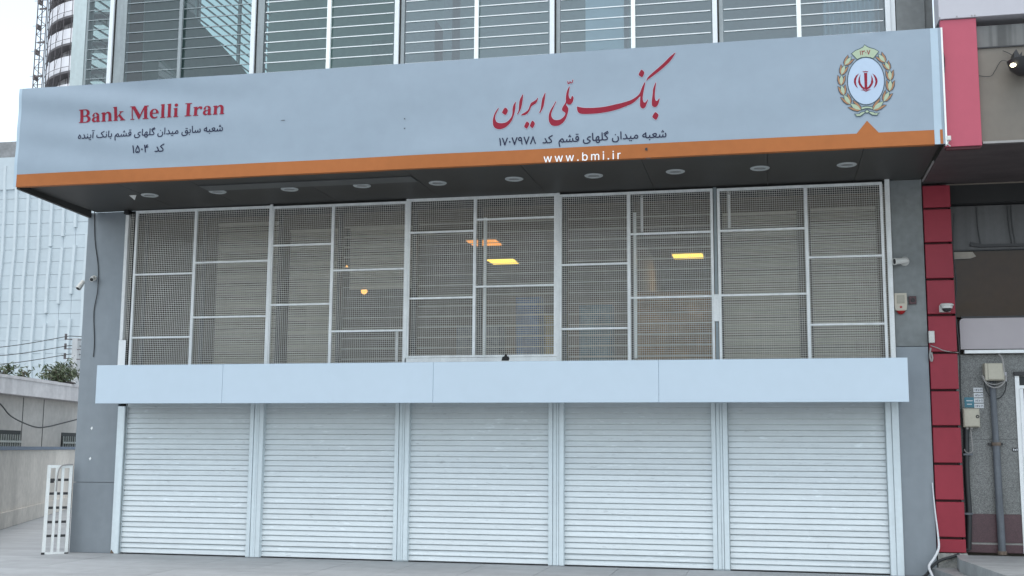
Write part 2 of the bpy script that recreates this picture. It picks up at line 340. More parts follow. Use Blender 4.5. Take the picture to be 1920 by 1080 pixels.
# outlines of the printed lettering in the plane of the sign: x,z in half millimetres
PRINT = {
'l1': '-9952,11021 -9956,11026 -9959,11035 -9966,11064 -9971,11093 -9974,11120 -9971,11142 -9962,11164 -9948,11186 -9932,11201 -9908,11216 -9897,11220 -9886,11221 -9877,11220 -9868,11215 -9861,11204 -9848,11171 -9841,11158 -9837,11152 -9830,11149 -9812,11148 -9804,11153 -9798,11162 -9789,11193 -9786,11196 -9781,11197 -9770,11194 -9766,11188 -9769,11162 -9768,11155 -9766,11152 -9757,11148 -9743,11148 -9737,11149 -9731,11153 -9727,11160 -9719,11195 -9715,11199 -9710,11199 -9701,11197 -9698,11195 -9696,11191 -9697,11162 -9695,11153 -9688,11148 -9677,11148 -9668,11148 -9663,11150 -9657,11157 -9654,11171 -9656,11186 -9656,11211 -9655,11213 -9650,11216 -9639,11216 -9637,11215 -9634,11211 -9630,11182 -9626,11164 -9624,11159 -9619,11154 -9615,11151 -9606,11148 -9559,11148 -9538,11153 -9534,11155 -9531,11160 -9533,11162 -9548,11163 -9564,11167 -9572,11173 -9580,11182 -9584,11193 -9585,11204 -9580,11224 -9573,11237 -9566,11246 -9555,11254 -9546,11258 -9535,11258 -9524,11256 -9515,11250 -9509,11244 -9502,11233 -9496,11217 -9493,11197 -9494,11180 -9500,11157 -9508,11144 -9521,11134 -9535,11128 -9552,11123 -9577,11120 -9608,11121 -9624,11125 -9639,11136 -9644,11135 -9650,11128 -9657,11125 -9675,11121 -9692,11122 -9701,11125 -9712,11131 -9717,11130 -9728,11123 -9737,11121 -9757,11121 -9768,11123 -9783,11132 -9799,11124 -9812,11121 -9832,11121 -9852,11127 -9870,11119 -9883,11117 -9894,11119 -9906,11123 -9923,11136 -9934,11148 -9939,11149 -9942,11144 -9946,11130 -9946,11108 -9941,11076 -9932,11031 -9933,11026 -9939,11022 -9946,11020;-9881,11144 -9877,11144 -9873,11146 -9870,11153 -9872,11164 -9879,11181 -9883,11188 -9888,11192 -9892,11193 -9900,11191 -9908,11186 -9916,11180 -9918,11175 -9917,11171 -9912,11162 -9902,11153 -9890,11147;-9548,11191 -9539,11189 -9526,11190 -9521,11192 -9519,11195 -9521,11208 -9526,11221 -9530,11227 -9537,11231 -9544,11230 -9548,11228 -9553,11222 -9557,11215 -9558,11206 -9557,11199 -9555,11194|-7983,11051 -8000,11052 -8016,11057 -8025,11061 -8040,11073 -8050,11086 -8053,11093 -8055,11106 -8055,11128 -8050,11148 -8042,11162 -8038,11166 -8031,11166 -8024,11162 -8020,11157 -8020,11151 -8027,11131 -8028,11113 -8025,11102 -8020,11094 -8016,11090 -8006,11084 -7994,11080 -7969,11077 -7947,11079 -7937,11082 -7921,11088 -7908,11097 -7901,11106 -7898,11115 -7899,11117 -7903,11120 -7920,11121 -7938,11125 -7947,11131 -7954,11140 -7959,11155 -7959,11164 -7953,11184 -7942,11200 -7929,11209 -7918,11213 -7909,11214 -7896,11210 -7885,11202 -7877,11191 -7870,11175 -7867,11153 -7865,11150 -7858,11148 -7827,11148 -7822,11151 -7817,11155 -7814,11168 -7818,11191 -7826,11215 -7826,11222 -7822,11226 -7814,11230 -7807,11230 -7803,11228 -7799,11222 -7795,11206 -7791,11188 -7788,11171 -7793,11148 -7797,11140 -7803,11133 -7812,11127 -7825,11123 -7838,11121 -7863,11120 -7867,11119 -7870,11115 -7877,11097 -7885,11084 -7896,11073 -7911,11063 -7929,11056 -7945,11052 -7969,11049;-7921,11148 -7898,11148 -7895,11151 -7894,11153 -7895,11164 -7899,11175 -7905,11183 -7911,11186 -7918,11186 -7923,11183 -7928,11177 -7931,11168 -7932,11162 -7930,11155 -7927,11151|-9346,11062 -9364,11065 -9384,11074 -9395,11084 -9403,11095 -9409,11113 -9410,11133 -9407,11148 -9400,11166 -9397,11169 -9390,11170 -9381,11167 -9378,11162 -9378,11155 -9382,11140 -9383,11122 -9379,11110 -9370,11099 -9358,11093 -9339,11088 -9313,11088 -9290,11093 -9280,11097 -9266,11107 -9259,11115 -9257,11124 -9259,11128 -9262,11131 -9293,11143 -9306,11152 -9312,11157 -9316,11166 -9317,11175 -9315,11186 -9312,11195 -9305,11206 -9293,11219 -9286,11225 -9273,11232 -9259,11236 -9244,11236 -9233,11234 -9224,11231 -9220,11226 -9220,11222 -9222,11215 -9226,11209 -9233,11207 -9250,11210 -9259,11209 -9266,11206 -9277,11200 -9283,11195 -9288,11187 -9290,11180 -9288,11173 -9284,11169 -9244,11150 -9237,11146 -9231,11140 -9228,11133 -9227,11124 -9232,11111 -9238,11100 -9255,11083 -9266,11076 -9284,11068 -9299,11064 -9319,11061 -9337,11060|-8671,11062 -8689,11063 -8709,11070 -8722,11077 -8736,11093 -8742,11108 -8743,11128 -8743,11140 -8736,11164 -8731,11170 -8726,11171 -8718,11168 -8712,11162 -8712,11155 -8715,11142 -8717,11126 -8714,11111 -8710,11104 -8705,11100 -8693,11092 -8675,11088 -8655,11088 -8643,11091 -8631,11095 -8625,11100 -8615,11109 -8610,11117 -8606,11135 -8606,11144 -8611,11165 -8621,11195 -8620,11200 -8613,11205 -8606,11208 -8600,11206 -8595,11200 -8588,11182 -8581,11157 -8581,11126 -8588,11104 -8594,11093 -8602,11084 -8611,11076 -8622,11070 -8642,11063 -8662,11061|-9071,11066 -9088,11072 -9104,11086 -9112,11097 -9119,11117 -9122,11121 -9151,11121 -9164,11123 -9179,11130 -9187,11140 -9191,11148 -9194,11164 -9194,11202 -9196,11217 -9196,11259 -9199,11277 -9199,11299 -9198,11306 -9195,11312 -9188,11314 -9179,11314 -9174,11311 -9172,11306 -9171,11268 -9169,11253 -9169,11215 -9167,11197 -9166,11166 -9164,11157 -9159,11152 -9153,11149 -9144,11148 -9126,11148 -9120,11151 -9111,11186 -9106,11200 -9099,11211 -9090,11222 -9084,11227 -9073,11234 -9062,11236 -9051,11234 -9042,11228 -9034,11219 -9030,11208 -9028,11191 -9031,11173 -9039,11155 -9037,11152 -9022,11148 -9000,11148 -8988,11148 -8982,11152 -8977,11159 -8977,11168 -8977,11191 -8979,11208 -8979,11257 -8981,11273 -8981,11304 -8980,11308 -8977,11312 -8968,11314 -8962,11314 -8957,11312 -8955,11308 -8954,11304 -8954,11255 -8951,11235 -8951,11184 -8949,11166 -8945,11157 -8937,11151 -8926,11148 -8882,11148 -8866,11151 -8860,11156 -8857,11162 -8857,11169 -8862,11179 -8866,11186 -8880,11200 -8917,11234 -8921,11242 -8920,11251 -8917,11257 -8913,11263 -8889,11281 -8831,11309 -8824,11309 -8820,11306 -8816,11299 -8815,11295 -8816,11291 -8820,11287 -8877,11257 -8887,11251 -8889,11246 -8887,11242 -8856,11213 -8844,11197 -8836,11184 -8832,11168 -8832,11155 -8837,11144 -8844,11135 -8851,11130 -8857,11127 -8889,11121 -8933,11121 -8944,11124 -8960,11132 -8973,11126 -8982,11123 -8995,11121 -9014,11120 -9017,11117 -9018,11115 -9016,11102 -9018,11091 -9023,11082 -9028,11075 -9037,11070 -9048,11065;-9067,11093 -9051,11093 -9044,11097 -9041,11106 -9042,11113 -9044,11117 -9051,11124 -9066,11128 -9077,11129 -9088,11126 -9090,11124 -9091,11120 -9085,11106 -9077,11097;-9091,11153 -9086,11152 -9076,11155 -9068,11160 -9062,11166 -9057,11176 -9055,11188 -9056,11200 -9059,11206 -9064,11207 -9068,11205 -9075,11199 -9082,11190 -9086,11181 -9090,11166 -9092,11157|-10718,11073 -10723,11076 -10726,11080 -10728,11084 -10727,11091 -10725,11095 -10718,11100 -10712,11101 -10707,11100 -10703,11096 -10699,11091 -10699,11082 -10703,11076 -10707,11073 -10712,11072|-10681,11072 -10686,11075 -10690,11080 -10692,11084 -10692,11088 -10689,11095 -10685,11098 -10681,11100 -10674,11100 -10669,11098 -10665,11094 -10663,11088 -10663,11084 -10665,11079 -10669,11074 -10674,11072|-10088,11073 -10093,11075 -10098,11080 -10099,11088 -10098,11093 -10094,11098 -10090,11101 -10083,11102 -10078,11100 -10073,11095 -10070,11091 -10070,11084 -10072,11079 -10077,11075 -10083,11072|-8340,11072 -8346,11075 -8349,11080 -8350,11084 -8350,11091 -8348,11095 -8344,11098 -8340,11100 -8333,11100 -8327,11097 -8323,11093 -8321,11088 -8321,11084 -8324,11078 -8329,11074 -8333,11072|-8304,11072 -8310,11075 -8313,11080 -8315,11084 -8314,11091 -8311,11096 -8307,11100 -8300,11101 -8293,11100 -8289,11096 -8286,11091 -8286,11084 -8287,11080 -8290,11075 -8293,11073 -8298,11072|-7825,11073 -7830,11075 -7834,11080 -7836,11084 -7835,11091 -7832,11097 -7827,11100 -7823,11101 -7816,11101 -7812,11098 -7808,11093 -7806,11086 -7807,11082 -7810,11077 -7814,11074 -7820,11072|-7256,11072 -7262,11075 -7266,11080 -7268,11084 -7268,11091 -7266,11095 -7263,11098 -7259,11101 -7252,11101 -7245,11098 -7242,11095 -7240,11091 -7240,11084 -7241,11080 -7245,11075 -7250,11073|-10436,11117 -10463,11121 -10478,11125 -10494,11134 -10503,11144 -10509,11157 -10511,11175 -10508,11197 -10503,11211 -10498,11214 -10494,11214 -10487,11212 -10483,11208 -10481,11204 -10484,11184 -10482,11166 -10479,11160 -10474,11155 -10460,11148 -10452,11146 -10432,11143 -10383,11143 -10357,11146 -10334,11153 -10328,11157 -10326,11162 -10325,11166 -10328,11173 -10341,11190 -10385,11233 -10388,11239 -10388,11248 -10383,11259 -10370,11272 -10352,11283 -10303,11307 -10294,11310 -10288,11306 -10284,11299 -10283,11295 -10286,11288 -10294,11283 -10352,11253 -10358,11248 -10359,11245 -10357,11242 -10316,11202 -10306,11188 -10292,11165 -10286,11157 -10275,11151 -10265,11148 -10241,11148 -10234,11150 -10231,11153 -10226,11162 -10225,11171 -10230,11192 -10237,11215 -10237,11219 -10234,11225 -10223,11230 -10216,11230 -10211,11224 -10202,11193 -10200,11175 -10200,11164 -10202,11153 -10207,11142 -10214,11133 -10223,11127 -10234,11123 -10248,11121 -10268,11121 -10287,11126 -10304,11137 -10307,11139 -10327,11127 -10350,11121 -10390,11116 -10425,11116|-10918,11122 -10936,11127 -10945,11133 -10947,11137 -10946,11142 -10943,11148 -10938,11153 -10931,11154 -10909,11148 -10887,11148 -10880,11150 -10874,11153 -10870,11157 -10867,11163 -10867,11171 -10872,11186 -10898,11233 -10896,11239 -10887,11246 -10883,11247 -10878,11246 -10872,11239 -10859,11219 -10850,11202 -10833,11160 -10827,11152 -10818,11148 -10800,11148 -10795,11151 -10790,11155 -10785,11165 -10778,11193 -10776,11197 -10769,11200 -10758,11198 -10754,11193 -10754,11188 -10756,11173 -10757,11162 -10756,11157 -10752,11152 -10743,11149 -10734,11148 -10705,11148 -10694,11151 -10689,11154 -10687,11158 -10687,11175 -10689,11190 -10697,11215 -10697,11222 -10692,11227 -10681,11230 -10675,11228 -10671,11222 -10662,11188 -10662,11157 -10664,11148 -10669,11140 -10676,11132 -10685,11127 -10696,11123 -10712,11121 -10738,11121 -10756,11125 -10767,11132 -10772,11133 -10785,11125 -10792,11123 -10803,11121 -10818,11120 -10834,11124 -10852,11134 -10869,11125 -10885,11121 -10907,11120|-10130,11122 -10145,11126 -10154,11131 -10162,11142 -10166,11155 -10169,11182 -10169,11226 -10171,11242 -10171,11284 -10173,11302 -10173,11306 -10171,11311 -10165,11314 -10159,11314 -10152,11313 -10149,11311 -10147,11306 -10144,11275 -10144,11237 -10142,11219 -10141,11177 -10139,11161 -10134,11153 -10130,11150 -10123,11148 -10099,11148 -10088,11150 -10081,11155 -10078,11162 -10079,11177 -10090,11217 -10088,11224 -10083,11227 -10072,11230 -10068,11228 -10065,11226 -10058,11206 -10054,11186 -10053,11164 -10055,11151 -10059,11142 -10068,11133 -10081,11125 -10097,11121 -10119,11120|-8469,11122 -8487,11127 -8495,11133 -8497,11137 -8496,11142 -8493,11148 -8489,11153 -8482,11154 -8460,11148 -8438,11148 -8429,11150 -8424,11153 -8420,11157 -8418,11162 -8417,11171 -8420,11181 -8429,11199 -8445,11226 -8447,11233 -8447,11237 -8444,11241 -8438,11246 -8433,11247 -8427,11245 -8422,11239 -8410,11219 -8399,11197 -8384,11160 -8379,11153 -8371,11148 -8351,11148 -8342,11150 -8338,11153 -8334,11157 -8331,11164 -8323,11195 -8318,11199 -8313,11200 -8304,11198 -8299,11193 -8299,11186 -8303,11164 -8301,11157 -8299,11153 -8293,11150 -8285,11148 -8265,11148 -8258,11149 -8252,11153 -8247,11159 -8225,11197 -8220,11204 -8207,11216 -8200,11219 -8191,11221 -8182,11220 -8176,11218 -8161,11208 -8150,11193 -8146,11184 -8144,11173 -8144,11157 -8146,11148 -8150,11140 -8160,11129 -8167,11125 -8173,11123 -8198,11123 -8213,11128 -8229,11135 -8233,11134 -8247,11124 -8260,11121 -8282,11121 -8296,11123 -8304,11126 -8318,11133 -8331,11125 -8340,11122 -8349,11121 -8369,11120 -8384,11124 -8391,11128 -8398,11133 -8402,11135 -8420,11125 -8433,11121 -8458,11120;-8190,11148 -8182,11148 -8173,11152 -8169,11157 -8168,11166 -8170,11175 -8176,11186 -8182,11191 -8191,11193 -8198,11191 -8205,11185 -8213,11170 -8216,11162 -8214,11157 -8211,11155|-7720,11122 -7734,11126 -7743,11131 -7750,11140 -7754,11153 -7757,11182 -7758,11226 -7760,11242 -7760,11284 -7762,11302 -7761,11308 -7756,11313 -7749,11314 -7743,11314 -7737,11311 -7735,11306 -7734,11279 -7732,11264 -7732,11224 -7730,11208 -7730,11173 -7726,11157 -7723,11153 -7718,11150 -7709,11148 -7694,11148 -7687,11148 -7682,11151 -7678,11155 -7674,11163 -7665,11192 -7661,11196 -7656,11197 -7647,11195 -7645,11193 -7642,11188 -7645,11162 -7643,11153 -7638,11149 -7634,11148 -7621,11148 -7614,11149 -7608,11153 -7605,11157 -7601,11168 -7595,11193 -7592,11198 -7587,11199 -7576,11197 -7572,11193 -7571,11186 -7575,11164 -7574,11157 -7572,11153 -7567,11149 -7563,11148 -7549,11148 -7541,11150 -7536,11153 -7533,11157 -7531,11171 -7536,11194 -7543,11215 -7542,11222 -7536,11227 -7527,11230 -7521,11228 -7517,11224 -7513,11211 -7507,11184 -7506,11162 -7509,11151 -7513,11142 -7521,11132 -7530,11126 -7545,11121 -7561,11121 -7574,11123 -7585,11130 -7589,11131 -7601,11124 -7607,11122 -7616,11121 -7629,11120 -7645,11123 -7661,11132 -7676,11124 -7689,11121 -7709,11120|-7314,11122 -7325,11125 -7332,11129 -7339,11134 -7345,11143 -7350,11145 -7379,11145 -7390,11148 -7401,11152 -7407,11156 -7413,11162 -7417,11168 -7420,11177 -7421,11186 -7419,11195 -7415,11204 -7409,11213 -7401,11222 -7390,11229 -7376,11236 -7359,11242 -7356,11246 -7355,11255 -7353,11259 -7350,11262 -7345,11263 -7334,11262 -7331,11259 -7329,11255 -7328,11233 -7326,11219 -7326,11186 -7323,11164 -7321,11157 -7317,11153 -7307,11148 -7285,11148 -7279,11150 -7274,11154 -7270,11159 -7268,11164 -7261,11193 -7256,11199 -7252,11200 -7241,11198 -7237,11193 -7236,11188 -7239,11173 -7239,11162 -7237,11155 -7232,11151 -7221,11148 -7194,11148 -7186,11148 -7168,11153 -7165,11155 -7166,11160 -7189,11182 -7192,11186 -7195,11195 -7195,11204 -7190,11213 -7176,11223 -7163,11229 -7145,11234 -7125,11234 -7114,11232 -7101,11225 -7094,11217 -7090,11204 -7092,11186 -7095,11177 -7109,11155 -7108,11153 -7103,11151 -7079,11148 -7059,11148 -7052,11150 -7045,11160 -7034,11193 -7032,11196 -7028,11197 -7017,11194 -7012,11188 -7012,11184 -7015,11162 -7014,11156 -7012,11152 -7008,11149 -7003,11148 -6985,11148 -6979,11152 -6974,11157 -6970,11170 -6965,11193 -6961,11198 -6957,11199 -6948,11198 -6942,11193 -6941,11188 -6944,11162 -6943,11156 -6941,11152 -6937,11149 -6930,11148 -6917,11148 -6910,11150 -6903,11155 -6901,11162 -6900,11168 -6903,11185 -6912,11211 -6913,11219 -6911,11224 -6908,11226 -6897,11231 -6890,11229 -6886,11224 -6880,11202 -6876,11182 -6876,11162 -6878,11151 -6882,11142 -6888,11135 -6897,11127 -6914,11121 -6934,11121 -6943,11123 -6954,11130 -6959,11131 -6970,11125 -6977,11123 -6988,11121 -7003,11121 -7014,11123 -7030,11132 -7045,11124 -7057,11121 -7083,11121 -7110,11125 -7139,11135 -7143,11134 -7170,11125 -7194,11121 -7225,11121 -7239,11125 -7252,11133 -7256,11132 -7270,11124 -7281,11121 -7303,11120;-7140,11171 -7136,11169 -7132,11170 -7121,11181 -7118,11186 -7116,11193 -7117,11197 -7119,11202 -7125,11206 -7139,11209 -7153,11206 -7164,11202 -7166,11200 -7166,11195;-7377,11173 -7359,11172 -7353,11175 -7351,11180 -7351,11188 -7354,11208 -7356,11213 -7364,11213 -7376,11208 -7386,11202 -7392,11195 -7394,11188 -7392,11181 -7385,11175|-11025,11123 -11038,11129 -11048,11137 -11055,11151 -11057,11160 -11057,11168 -11054,11182 -11048,11195 -11041,11206 -11028,11222 -11028,11233 -11027,11237 -11020,11245 -11014,11247 -11007,11245 -10996,11235 -10975,11211 -10968,11197 -10964,11186 -10962,11177 -10961,11168 -10964,11155 -10967,11146 -10973,11137 -10983,11129 -10989,11126 -10998,11123;-11019,11151 -11009,11149 -10998,11151 -10991,11156 -10987,11164 -10987,11177 -10989,11187 -11000,11203 -11007,11208 -11012,11206 -11020,11196 -11026,11186 -11029,11177 -11031,11168 -11029,11160 -11025,11154|-10621,11124 -10625,11128 -10626,11135 -10627,11175 -10629,11193 -10629,11259 -10631,11284 -10630,11291 -10627,11294 -10623,11296 -10616,11296 -10607,11294 -10605,11291 -10604,11286 -10603,11242 -10601,11224 -10601,11160 -10599,11135 -10600,11128 -10605,11124 -10612,11123|-8542,11124 -8547,11128 -8548,11135 -8548,11171 -8550,11188 -8550,11248 -8552,11268 -8552,11299 -8552,11306 -8550,11311 -8547,11313 -8540,11314 -8533,11313 -8530,11311 -8527,11306 -8525,11299 -8525,11235 -8523,11215 -8523,11157 -8521,11137 -8521,11131 -8524,11125 -8531,11123|-10780,11225 -10785,11228 -10789,11233 -10790,11237 -10789,11244 -10785,11250 -10780,11253 -10776,11254 -10769,11253 -10765,11250 -10762,11246 -10760,11239 -10761,11235 -10763,11231 -10769,11226 -10774,11224|-8666,11228 -8671,11231 -8675,11235 -8676,11239 -8676,11246 -8673,11252 -8669,11255 -8664,11257 -8658,11256 -8652,11253 -8649,11248 -8648,11244 -8649,11237 -8651,11233 -8655,11229 -8660,11228|-9730,11237 -9737,11239 -9742,11244 -9744,11251 -9743,11257 -9741,11262 -9737,11265 -9724,11268 -9727,11282 -9723,11291 -9717,11295 -9712,11296 -9708,11295 -9702,11291 -9698,11284 -9698,11277 -9701,11268 -9690,11266 -9684,11262 -9680,11255 -9680,11248 -9683,11242 -9688,11239 -9695,11237 -9701,11239 -9707,11244 -9709,11251 -9709,11255 -9706,11264 -9708,11265 -9717,11265 -9719,11264 -9715,11253 -9717,11246 -9722,11239|-7931,11237 -7936,11238 -7940,11242 -7944,11248 -7944,11253 -7943,11258 -7938,11263 -7934,11266 -7927,11266 -7923,11265 -7918,11261 -7915,11255 -7914,11251 -7917,11244 -7920,11240 -7925,11237|-7896,11237 -7900,11238 -7905,11242 -7908,11248 -7909,11253 -7906,11259 -7903,11263 -7898,11266 -7891,11266 -7886,11264 -7881,11259 -7880,11255 -7880,11248 -7881,11244 -7885,11239 -7891,11237|-6979,11237 -6984,11239 -6988,11244 -6990,11251 -6989,11257 -6983,11264 -6970,11268 -6973,11282 -6969,11291 -6961,11295 -6952,11294 -6947,11291 -6943,11284 -6943,11277 -6947,11268 -6934,11266 -6929,11262 -6925,11255 -6926,11246 -6929,11242 -6934,11238 -6941,11237 -6948,11239 -6953,11244 -6956,11251 -6952,11264 -6961,11265 -6964,11264 -6959,11253 -6962,11246 -6965,11241 -6970,11238|-10230,11257 -10234,11258 -10239,11263 -10241,11268 -10241,11273 -10239,11278 -10234,11283 -10230,11285 -10223,11285 -10219,11283 -10214,11278 -10212,11273 -10212,11268 -10214,11263 -10219,11258 -10223,11257|-8926,11270 -8931,11273 -8935,11279 -8934,11286 -8930,11291 -8900,11309 -8846,11338 -8840,11340 -8835,11338 -8833,11336 -8831,11331 -8831,11326 -8833,11322 -8837,11318 -8917,11272|-9564,11282 -9568,11283 -9572,11288 -9575,11293 -9575,11297 -9573,11304 -9570,11308 -9566,11310 -9559,11311 -9555,11310 -9549,11306 -9547,11302 -9545,11295 -9549,11288 -9553,11284 -9559,11281|-9526,11281 -9530,11283 -9535,11286 -9540,11293 -9541,11297 -9538,11304 -9535,11307 -9530,11310 -9524,11311 -9519,11310 -9514,11306 -9511,11302 -9510,11295 -9511,11291 -9515,11285 -9519,11282|-10601,11317 -10612,11319 -10625,11324 -10634,11326 -10638,11326 -10649,11321 -10654,11322 -10660,11326 -10661,11333 -10658,11337 -10652,11343 -10641,11347 -10627,11347 -10605,11339 -10583,11341 -10578,11338 -10577,11335 -10576,11331 -10579,11326 -10587,11320',
'l2': '-8758,10657 -8781,10664 -8788,10667 -8792,10670 -8795,10676 -8794,10681 -8790,10688 -8786,10693 -8778,10695 -8753,10688 -8730,10688 -8720,10690 -8712,10694 -8707,10698 -8704,10704 -8704,10716 -8707,10726 -8714,10742 -8736,10780 -8738,10785 -8737,10790 -8735,10794 -8730,10799 -8722,10802 -8714,10800 -8708,10793 -8685,10752 -8666,10704 -8661,10697 -8656,10692 -8651,10689 -8643,10688 -8597,10688 -8579,10691 -8570,10696 -8566,10701 -8565,10709 -8567,10716 -8571,10726 -8580,10737 -8600,10757 -8628,10780 -8635,10788 -8638,10796 -8638,10806 -8634,10813 -8625,10824 -8615,10832 -8597,10843 -8536,10873 -8528,10874 -8523,10870 -8519,10865 -8517,10857 -8519,10852 -8523,10847 -8584,10816 -8597,10808 -8602,10803 -8602,10801 -8599,10796 -8582,10781 -8559,10757 -8546,10739 -8540,10727 -8537,10714 -8538,10693 -8542,10683 -8551,10673 -8559,10667 -8571,10662 -8605,10656 -8643,10656 -8658,10658 -8668,10662 -8681,10672 -8686,10673 -8702,10664 -8714,10659 -8732,10656 -8748,10656|-9407,10659 -9411,10663 -9413,10668 -9416,10722 -9422,10773 -9430,10823 -9437,10854 -9436,10859 -9432,10864 -9427,10866 -9420,10868 -9412,10866 -9408,10862 -9400,10834 -9393,10793 -9388,10752 -9384,10701 -9382,10686 -9382,10670 -9386,10663 -9394,10659|-9320,10660 -9328,10663 -9335,10668 -9340,10673 -9344,10681 -9349,10701 -9349,10727 -9342,10757 -9331,10785 -9302,10834 -9302,10839 -9306,10849 -9305,10854 -9302,10859 -9297,10863 -9292,10866 -9287,10866 -9282,10863 -9278,10859 -9257,10831 -9247,10816 -9237,10796 -9227,10767 -9222,10747 -9219,10727 -9219,10701 -9224,10686 -9229,10676 -9236,10668 -9246,10662 -9256,10659 -9266,10659 -9287,10665 -9302,10659 -9312,10659;-9315,10691 -9307,10688 -9302,10691 -9295,10706 -9287,10710 -9282,10710 -9276,10707 -9274,10704 -9271,10693 -9269,10691 -9264,10688 -9259,10689 -9253,10693 -9249,10701 -9248,10709 -9248,10724 -9253,10754 -9259,10769 -9269,10790 -9276,10804 -9282,10808 -9284,10808 -9289,10802 -9304,10778 -9318,10744 -9320,10734 -9322,10714 -9320,10699|-9067,10660 -9071,10663 -9074,10670 -9074,10691 -9080,10747 -9090,10813 -9097,10849 -9097,10857 -9094,10862 -9087,10865 -9077,10867 -9071,10865 -9066,10854 -9058,10819 -9054,10814 -9049,10813 -9045,10816 -9045,10819 -9047,10831 -9045,10842 -9042,10849 -9036,10857 -9029,10863 -9018,10868 -9006,10869 -8993,10868 -8987,10865 -8985,10859 -8984,10852 -8986,10847 -8988,10844 -8993,10841 -9008,10839 -9013,10837 -9017,10831 -9016,10826 -9010,10819 -9003,10816 -8983,10821 -8978,10820 -8973,10813 -8972,10808 -8972,10803 -8975,10798 -8980,10794 -9001,10787 -9031,10784 -9047,10785 -9050,10783 -9052,10775 -9045,10706 -9045,10670 -9048,10663 -9052,10660 -9059,10659|-9159,10726 -9167,10732 -9179,10744 -9181,10752 -9179,10757 -9169,10767 -9164,10772 -9159,10773 -9154,10772 -9143,10762 -9134,10752 -9133,10747 -9136,10739 -9146,10729 -9154,10725',
